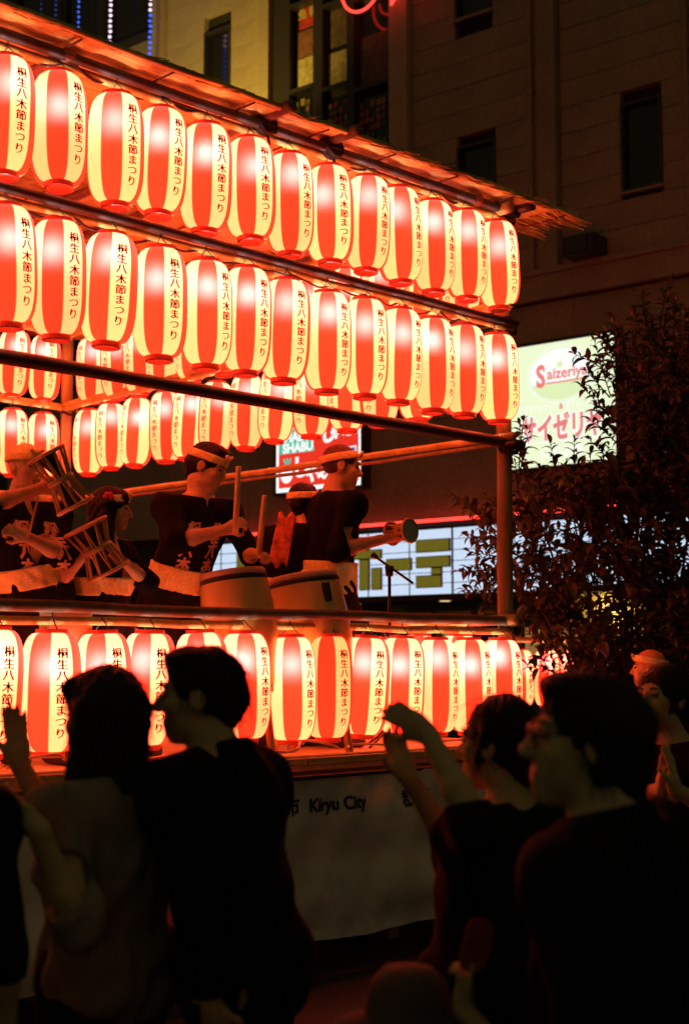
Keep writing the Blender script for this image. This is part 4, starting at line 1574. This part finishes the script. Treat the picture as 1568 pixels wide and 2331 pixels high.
def stick(name, a, b, r0, r1, label):
    a, b = Vector(a), Vector(b)
    o = MB().tube([Vector((0, 0, 0)), (b - a) * .5, b - a], [r0, (r0 + r1) / 2, r1], 10).build(name, stickm, None, None, True)
    o.location = a
    return tag(o, label, 'drumstick', 'drumsticks')


stick('drumstick', W(536, 1215, 7.43), W(543, 1062, 7.36), .017, .013, 'thick pale drumstick held upright by the bending drummer')
stick('drumstick', W(588, 1268, 7.68), W(603, 1128, 7.6), .017, .014, 'second thick drumstick standing between the drummer and the patterned cloth')
stick('drumstick', W(64, 1224, 6.74), W(90, 1126, 6.7), .007, .005, 'thin drumstick in the fist of the leftmost musician')


def taiko(c, r, hgt, ax, label, plate=False):
    c = Vector(c)
    f = frame(Vector((0, 1, 0)), Vector(ax))
    A = Vector(ax).normalized()
    xx = A.cross(Vector((0, 1, 0))).normalized() * -1
    F3 = (xx, A.cross(xx), A)
    root = empty('barrel_drum', Vector((c.x, c.y, ZF)), 0, label, 'drum', 'barrel drums')
    k = c - root.location
    prof = []
    for i in range(15):
        t = i / 14
        prof.append((r * (1 + .17 * math.sin(PI * t)), -hgt * t))
    MB().lathe(prof, 40, k, F3).build('barrel', wood, root, None, True)
    MB().lathe([(.001, .006), (r * .8, .006), (r * .97, .004), (r * 1.015, -.004), (r * 1.03, -.03), (r * 1.02, -.032)], 40, k, F3).build('drum_head', hide, root, None, True)
    mb = MB()
    for i in range(44):
        a = 2 * PI * i / 44
        p = k + F3[0] * (r * 1.045 * math.cos(a)) + F3[1] * (r * 1.045 * math.sin(a)) - A * .045
        mb.box(p, (.016, .016, .022), F3)
    MB().lathe([(r * 1.032, -.030), (r * 1.052, -.034), (r * 1.06, -.056), (r * 1.04, -.060)], 40, k, F3).build('tack_ring', tackm, root, None, True)
    if plate:
        a = -.95
        p = k + F3[0] * (r * 1.12 * math.cos(a)) + F3[1] * (r * 1.12 * math.sin(a)) - A * .13
        nrm = F3[0] * math.cos(a) + F3[1] * math.sin(a)
        t = A.cross(nrm)
        MB().box(p, (.045, .03, .11), (t, nrm, A), 0, .006).build('handle_plate', tackm, root)
    b = k - A * hgt
    for i in range(4):
        a = PI / 4 + i * PI / 2
        d = Vector((math.cos(a), math.sin(a), 0))
        MB().tube([b + d * r * .7 + Vector((0, 0, .12)), Vector((b.x, b.y, 0)) + d * r * 1.15], .022, 8).build('leg', postm, root)
    MB().lathe([(r * .75, -.02), (r * .95, -.02), (r * .95, .03), (r * .75, .03)], 24, b, None, 0, True).build('stand_ring', postm, root)
    return root


taiko(W(530, 1303, 7.87), .178, .64, (-.14, .05, 1), 'barrel drum nearer the bending drummer, without a plate')
taiko(W(686, 1312, 8.28), .205, .72, (-.16, .05, 1), 'barrel drum with black handle plate before the bald drummer', True)


def rope_drum(c, ax, r, L, label, n=11):
    c = Vector(c)
    A = Vector(ax).normalized()
    x = A.orthogonal().normalized()
    F3 = (x, A.cross(x), A)
    root = empty('rope_drum', c, 0, label, 'hand drum', 'hourglass rope drums')
    o_ = Vector((0, 0, 0))
    for sg in (-1, 1):
        mb = MB().lathe([(r + .009 * math.cos(t), sg * L / 2 + .009 * math.sin(t)) for t in np.linspace(0, 2 * PI, 9)[:-1]], 32, o_, F3, 0, True)
        rg = mb.build('hoop', cordm, root, None, True)
        MB().lathe([(.001, sg * (L / 2 + .004)), (r, sg * (L / 2 + .002))], 28, o_, F3).build('drum_head', hide, rg, None, True)
    MB().lathe([(r * .55, -L / 2), (r * .5, -L * .38), (r * .26, -L * .16), (r * .20, 0), (r * .26, L * .16), (r * .5, L * .38), (r * .55, L / 2)], 24, o_, F3).build('body', tackm, root, None, True)
    for i in range(n):
        a0, a1 = 2 * PI * i / n, 2 * PI * (i + .5) / n
        pt = lambda a, rr, z: F3[0] * (rr * math.cos(a)) + F3[1] * (rr * math.sin(a)) + A * z
        MB().tube([pt(a0, r, L / 2), pt((a0 + a1) / 2, r * .62, 0), pt(a1, r, -L / 2)], .005, 6).build('cord', cordm, root, None, True)
        MB().tube([pt(a1, r, -L / 2), pt(a1 + PI / n / 2, r * .62, 0), pt(a1 + PI / n, r, L / 2)], .006, 6).build('cord', cordm, root, None, True)
    MB().lathe([(r * .64 + .012 * math.cos(t), .016 * math.sin(t)) for t in np.linspace(0, 2 * PI, 7)[:-1]], 28, o_, F3, 0, True).build('binding', cordm, root, None, True)
    return root


rope_drum(W(139, 1093, 6.62), (.47, .20, -.86), .088, .275, 'rope drum held up high at the far left')
rope_drum(W(222, 1250, 6.92), (.45, .19, -.88), .108, .245, 'larger rope drum held low before the young musician')
rope_drum(W(912, 1211, 8.45), (.72, -.68, .05), .068, .14, 'small hand drum seen end-on in the bald drummer\'s hands', 9)

# microphone on a stand
ms = empty('microphone_stand', Vector((W(887, 1430, 8.6).x, W(887, 1430, 8.6).y, ZF)), 0, 'black microphone stand with slanting boom beside the bald drummer', 'microphone stand')
mo = ms.location.copy()
MB().tube([(0, 0, .02), W(886, 1305, 8.6) - mo], .010, 8).build('pole', tackm, ms, None, True)
MB().tube([W(940, 1328, 8.6) - mo, W(858, 1270, 8.6) - mo], .008, 8).build('boom', tackm, ms, None, True)
MB().tube([W(886, 1312, 8.6) - mo, W(886, 1288, 8.6) - mo], [.022, .028], 8).build('clamp', tackm, ms, None, True)
MB().tube([W(858, 1270, 8.6) - mo, W(846, 1261, 8.6) - mo], [.014, .022], 10).build('microphone', tackm, ms, None, True)
for i in range(3):
    a = i * 2 * PI / 3
    MB().tube([(0, 0, .12), (.25 * math.cos(a), .25 * math.sin(a), .012)], .008, 6).build('leg', tackm, ms)
# sheet of paper hung on the rail
nt_ = MB().box(S(3.28, .07, 1.745), (.30, .004, .24), SAX).build('paper_sheet', mat('paper_sheet', (.6, .45, .28), .8, noise=(8, .1)))
tag(nt_, 'plain paper sheet hung behind the hand rail at far left', 'paper')
# black case on the stage floor
cs = MB().box(S(4.0, .5, ZF + .16), (.5, .4, .3), SAX, 0, .02).build('equipment_case', tackm)
tag(cs, 'black equipment case on the stage floor at far left', 'case')

# ------------------------------------------------------------------ people watching
G = 'people watching from the street'
person('woman with dark bob in a greyish top clapping at the left', W(232, 1634, 3.55), (-.8, .6, 0), (-.75, .66, 0), G, pelvis=W(252, 2190, 3.6), hair='bob', female=True, wearm=grey_cloth, sleeve='half', collar=False, vox=.006, seed=21,
       armL=(W(88, 1886, 3.20), Vector((-.75, .1, .55)), Vector((.2, .9, .2)), .25, Vector((.3, -.4, -1))),
       armR=(W(44, 1735, 3.62), Vector((-.12, .05, 1)), Vector((.2, -.95, 0)), .22, Vector((.6, .2, -1))), clothfold=.009)
person('man in a black jacket in profile facing left, silhouetted on the lanterns', W(452, 1586, 3.6), (-1, .08, 0), (-.86, .5, 0), G, s=.97, pelvis=W(560, 2200, 3.62), hair='short', sleeve='long', collar=True, wearm=black_cloth, vox=.006, seed=23, nose=1.06,
       armL=(W(520, 2500, 3.42), Vector((.2, .2, -.9)), Vector((.2, .6, .1)), .5, Vector((.4, -.4, -1))),
       armR=(W(500, 2500, 3.8), Vector((.2, .2, -.9)), Vector((.2, -.6, .1)), .5, Vector((.4, .4, -1))), clothfold=.008, bulk=1.16)
person('woman with pinned-up hair raising both hands to clap near the banner', W(1132, 1694, 3.6), (-.82, .55, 0), (-.7, .7, 0), G, s=.97, pelvis=W(1120, 2240, 3.62), hair='bun', female=True, wearm=dark_cloth, sleeve='half', bulk=1.12, vox=.006, seed=25, tilt=-.05,
       armL=(W(972, 1668, 3.32), Vector((-.75, .1, .5)), Vector((.2, .9, -.3)), .75, Vector((.5, -.5, -1))),
       armR=(W(928, 1768, 3.55), Vector((-.35, .0, .9)), Vector((.3, -.9, 0)), .5, Vector((-.6, .2, -1))), clothfold=.009)
person('large man with glasses in a dark shirt facing left at lower right', W(1326, 1690, 2.75), (-1, -.02, 0), (-.8, .55, 0), G, s=1.03, pelvis=W(1470, 2330, 2.78), hair='shag', wearm=black_cloth, sleeve='long', bulk=1.22, collar=True, glasses=True, vox=.006, seed=27, tilt=-.10, clothfold=.009)
person('woman looking up at the stage with hands clasped at far right', W(1506, 1590, 5.3), (-.80, -.60, 0), (-.8, -.6, 0), G, s=1.01, hair='bun', female=True, wearm=black_cloth, sleeve='half', vox=.005, seed=29, tilt=-.08, lean=(0, 0, 0),
       armL=(W(1534, 1795, 4.93), Vector((-.10, 0, 1)), Vector((-.8, .5, 0)), .2, Vector((.9, -.2, -1))),
       armR=(W(1506, 1795, 4.98), Vector((.05, 0, 1)), Vector((.8, -.5, 0)), .2, Vector((-.4, .6, -1))))
person('person in black cut off by the left edge of the picture', W(-235, 1640, 3.15), (-.5, .86, 0), (-.4, .9, 0), G, hair='short', wearm=black_cloth, sleeve='half', vox=.009, seed=31)
person('person in an orange headscarf standing behind the woman at far right', W(1474, 1522, 9.6), (-.95, .2, 0), None, G, s=1.03, hair='crop', hairmat=mat('orange_scarf', (.60, .26, .07), .8), headband=.2, wearm=dark_cloth, sleeve='half', vox=.009, seed=33)
ch = person('small child in a pale sun hat standing in front of the crowd', W(930, 2345, 2.9), (-.5, .85, 0), (-.4, .9, 0), G, s=.66, hair='short', wearm=grey_cloth, sleeve='half', vox=.006, seed=35,
            armR=(W(1052, 2290, 2.85), Vector((.1, 0, 1)), Vector((-.5, .6, 0)), 1.1, Vector((.6, -.3, -1))))
hm_ = ch['H']
hat = MB().lathe([(.001, .125), (.05, .120), (.078, .09), (.086, .045), (.088, .03), (.145, .012), (.146, .006), (.088, .018), (.06, .02)], 36, hm_, (ch['hr'], ch['hf'], ch['hu']))
hat.build('sun_hat', mat('sun_hat', (.12, .08, .05), .85, bump=(120, .3)), ch['root'], None, True)
fn = empty('paper_fan', W(1058, 2275, 2.84), 0, 'red patterned paper fan held up by the child', 'fan')
fa = frame((-.5, .8, .1), Vector((.25, 0, 1)))
mb = MB()
mb.add([fa[0] * (.036 * math.copysign(abs(math.cos(t)) ** .6, math.cos(t))) + fa[2] * (.105 + .052 * math.copysign(abs(math.sin(t)) ** .6, math.sin(t))) + fa[1] * d for d in (-.001, .001) for t in np.linspace(0, 2 * PI, 28, endpoint=False)],
       [tuple(range(28))[::-1], tuple(range(28, 56))] + [(i, (i + 1) % 28, 28 + (i + 1) % 28, 28 + i) for i in range(28)])
mb.build('fan_sheet', mat('fan_red', (.55, .10, .06), .7, noise=(40, .5)), fn)
MB().tube([fa[2] * -.03, fa[2] * .07], .005, 6).build('handle', stickm, fn)

# ------------------------------------------------------------------ tree
bark = mat('bark', (.035, .028, .02), .9, noise=(14, .4), bump=(20, .6))
leafm = mat('leaf', (.038, .060, .02), .55, noise=(3, .35))
tr_ = empty('street_tree', W(1440, 1600, 10.9), 0, 'dark bushy street tree with upright leafy shoots beside the stage', 'tree')
tr_.location.z = 0
t0 = tr_.location.copy()


def leaf_shape():
    vs, fs = [], []
    n = 5
    for i in range(n + 1):
        t = i / n
        w = .027 * math.sin(PI * min(1, t * .92 + .06)) ** .8 * (1 - .25 * t)
        y = .128 * t - .022 * t * t
        z = .020 * math.sin(t * 1.8) - .055 * t * t
        vs += [(-w, y, z + w * .35), (0, y, z), (w, y, z + w * .35)]
    for i in range(n):
        a = i * 3
        fs += [(a, a + 1, a + 4, a + 3), (a + 1, a + 2, a + 5, a + 4)]
    return np.array(vs), fs


LV, LF = leaf_shape()
leaf_me = bpy.data.meshes.new('leaf')
leaf_me.from_pydata([tuple(v) for v in LV], [], LF)
leaf_me.materials.append(leafm)
leaf_me.polygons.foreach_set('use_smooth', [True] * len(LF))
leafs = []


def put_leaf(p, d, sc):
    d = Vector(d).normalized()
    r = d.cross(UP)
    if r.length < .1:
        r = Vector((1, 0, 0))
    r.normalize()
    u = r.cross(d)
    q = Matrix.Rotation(random.uniform(-.6, .6), 3, d)
    r, u = q @ r, q @ u
    m = Matrix(((r.x * sc, d.x * sc, u.x * sc, p.x), (r.y * sc, d.y * sc, u.y * sc, p.y), (r.z * sc, d.z * sc, u.z * sc, p.z), (0, 0, 0, 1)))
    leafs.append(m)


twigs = MB()


def shoot(a, b, n=None, sc=1., bow=.06):
    """a leafy shoot from a to b, leaves arching off both sides"""
    a, b = Vector(a), Vector(b)
    L = (b - a).length
    n = n or max(4, int(L / .028))
    side = (b - a).cross(Vector((0, 1, 0)))
    side = side.normalized() if side.length > .01 else Vector((1, 0, 0))
    mid = (a + b) / 2 + side * random.uniform(-bow, bow) * L + Vector((0, random.uniform(-.1, .1) * L, 0))
    pt = lambda t: a * (1 - t) ** 2 + mid * (2 * t * (1 - t)) + b * t * t
    twigs.tube([pt(t) for t in (0, .25, .5, .75, 1)], [.006, .005, .004, .003, .002], 4)
    ph = random.random() * 6
    for i in range(n):
        t = .12 + .88 * (i + 1) / n
        p = pt(t)
        ax = (pt(min(1, t + .05)) - pt(t - .05)).normalized()
        ph += 2.4
        o1 = ax.orthogonal().normalized()
        o2 = ax.cross(o1)
        out_ = o1 * math.cos(ph) + o2 * math.sin(ph)
        if i == n - 1:
            out_ = out_ * .3
        d = (out_ * 1.0 + ax * (.55 + .5 * (t > .9)) + Vector((0, 0, .12))).normalized()
        put_leaf(p, d, sc * random.uniform(.65, 1.35) * (1 - .25 * max(0, t - .8) / .2))


# shoots seen against the lit signs and the wall
YT = 10.4
for a, b in (((1392, 905), (1350, 778)), ((1392, 862), (1308, 800)), ((1392, 900), (1330, 838)), ((1396, 960), (1325, 880)), ((1399, 940), (1345, 890)), ((1399, 1010), (1338, 955)),
             ((1398, 1060), (1345, 1005)), ((1396, 850), (1378, 765)), ((1404, 820), (1362, 768)), ((1400, 990), (1352, 930)), ((1404, 900), (1370, 820)), ((1400, 1075), (1375, 1020)),
             ((1188, 1095), (1206, 985)), ((1176, 1070), (1186, 962)), ((1178, 1010), (1195, 960)), ((1262, 1100), (1254, 1008)), ((1312, 1095), (1303, 1002)), ((1208, 1105), (1188, 1045)),
             ((1350, 1100), (1338, 1035)), ((1375, 1100), (1384, 1010)), ((1235, 1110), (1225, 1060)), ((1290, 1110), (1282, 1062)), ((1180, 1110), (1172, 1050)),
             ((1155, 1262), (1062, 1218)), ((1160, 1300), (1046, 1300)), ((1158, 1335), (1060, 1345)), ((1165, 1280), (1070, 1258)), ((1165, 1240), (1085, 1195)), ((1150, 1350), (1105, 1385)), ((1170, 1330), (1085, 1320)), ((1170, 1210), (1110, 1170)),
             ((1150, 1190), (1022, 1132)), ((1130, 1210), (1060, 1150)), ((1175, 1190), (1105, 1135)), ((1185, 1170), (1150, 1110)),
             ((1500, 760), (1522, 640)), ((1470, 780), (1462, 672)), ((1440, 800), (1438, 715)), ((1400, 810), (1395, 735)), ((1530, 780), (1540, 690)), ((1490, 830), (1480, 740)), ((1420, 840), (1415, 760)), ((1545, 830), (1560, 720))):
    for k in range(1 if a[1] > 840 and a[1] < 1120 else 2):
        j = lambda: random.uniform(-9, 9)
        Y = YT + random.uniform(-.35, .35)
        shoot(W(a[0] + j(), a[1] + j(), Y + .1), W(b[0] + j() * .6, b[1] + j() * .6, Y - .1), None, .82)


def inside(x, y):
    if y < 700:
        return False
    if y < 820:
        return x > 1445 + (820 - y) * .9 and random.random() < .35
    if y < 1130:
        return x > 1440
    if y < 1400:
        return x > 1190 - 12 * math.sin(y * .03)
    if y < 1580:
        return x > 1205 + (y - 1400) * .25
    return x > 1330


cnt = 0
while cnt < 1400:
    x, y = random.uniform(1150, 1720), random.uniform(640, 1800)
    if not inside(x, y):
        continue
    if 1195 < x < 1330 and 1455 < y < 1640 and random.random() < .55:
        continue
    if 1375 < x < 1475 and 1395 < y < 1475 and random.random() < .8:
        continue
    if 1170 < x < 1330 and 1190 < y < 1370 and random.random() < .35:
        continue
    cnt += 1
    Y = random.uniform(10.0, 12.2)
    a = W(x, y, Y)
    d = Vector((random.gauss(-.15, .5), random.gauss(0, .4), abs(random.gauss(.8, .5)))).normalized()
    shoot(a, a + d * random.uniform(.16, .36), None, random.uniform(.85, 1.2))
# limbs
for i, (x, y, Y) in enumerate(((1400, 900, 10.5), (1480, 800, 10.9), (1200, 1120, 10.4), (1290, 1130, 10.5), (1370, 1120, 10.7), (1180, 1280, 10.4), (1540, 900, 11.2), (1600, 1050, 11), (1250, 1420, 10.6), (1330, 1250, 10.9), (1460, 1050, 11.3))):
    e = W(x, y, Y) - t0
    b0_ = Vector((random.uniform(-.12, .12), random.uniform(-.1, .1), 0))
    m1 = Vector((b0_.x + e.x * .25, b0_.y + e.y * .3, e.z * .45))
    pts = [b0_ * (1 - t) ** 2 + m1 * 2 * t * (1 - t) + e * t * t + Vector((random.gauss(0, .015), random.gauss(0, .015), 0)) for t in np.linspace(0, 1, 9)]
    MB().tube(pts, [.020 * (1 - t) ** .8 + .004 for t in np.linspace(0, 1, 9)], 8).build('branch', bark, tr_, None, True)
MB().lathe([(.16, 0), (.12, .15), (.10, .5), (.09, .9)], 14).build('trunk', bark, tr_, None, True)
twigs.v = [tuple(Vector(v) - t0) for v in twigs.v]
tag(twigs.build('twigs', bark, tr_), kind='stuff')
ncam = Vector((0, 0, EYE))
order = list(range(len(leafs)))
first = order[:300]
for i in first:
    o = bpy.data.objects.new('leaf', leaf_me)
    col.objects.link(o)
    o.parent = tr_
    m = leafs[i].copy()
    m.translation = m.translation - t0
    o.matrix_local = m
rest = np.array([np.array(leafs[i]) for i in order[300:]])
LVh = np.concatenate([LV, np.ones((len(LV), 1))], 1)
V = np.einsum('nij,vj->nvi', rest, LVh)[..., :3].reshape(-1, 3) - np.array(t0)
nL = len(rest)
FA = (np.array(LF)[None] + (np.arange(nL) * len(LV))[:, None, None]).reshape(-1, 4)
me = bpy.data.meshes.new('foliage')
me.vertices.add(len(V))
me.vertices.foreach_set('co', V.astype(np.float32).ravel())
me.loops.add(FA.size)
me.loops.foreach_set('vertex_index', FA.astype(np.int32).ravel())
me.polygons.add(len(FA))
me.polygons.foreach_set('loop_start', np.arange(len(FA), dtype=np.int32) * 4)
me.polygons.foreach_set('loop_total', np.full(len(FA), 4, np.int32))
me.polygons.foreach_set('use_smooth', np.ones(len(FA), bool))
me.update(calc_edges=True)
tag(link('foliage', me, tr_, leafm), kind='stuff')
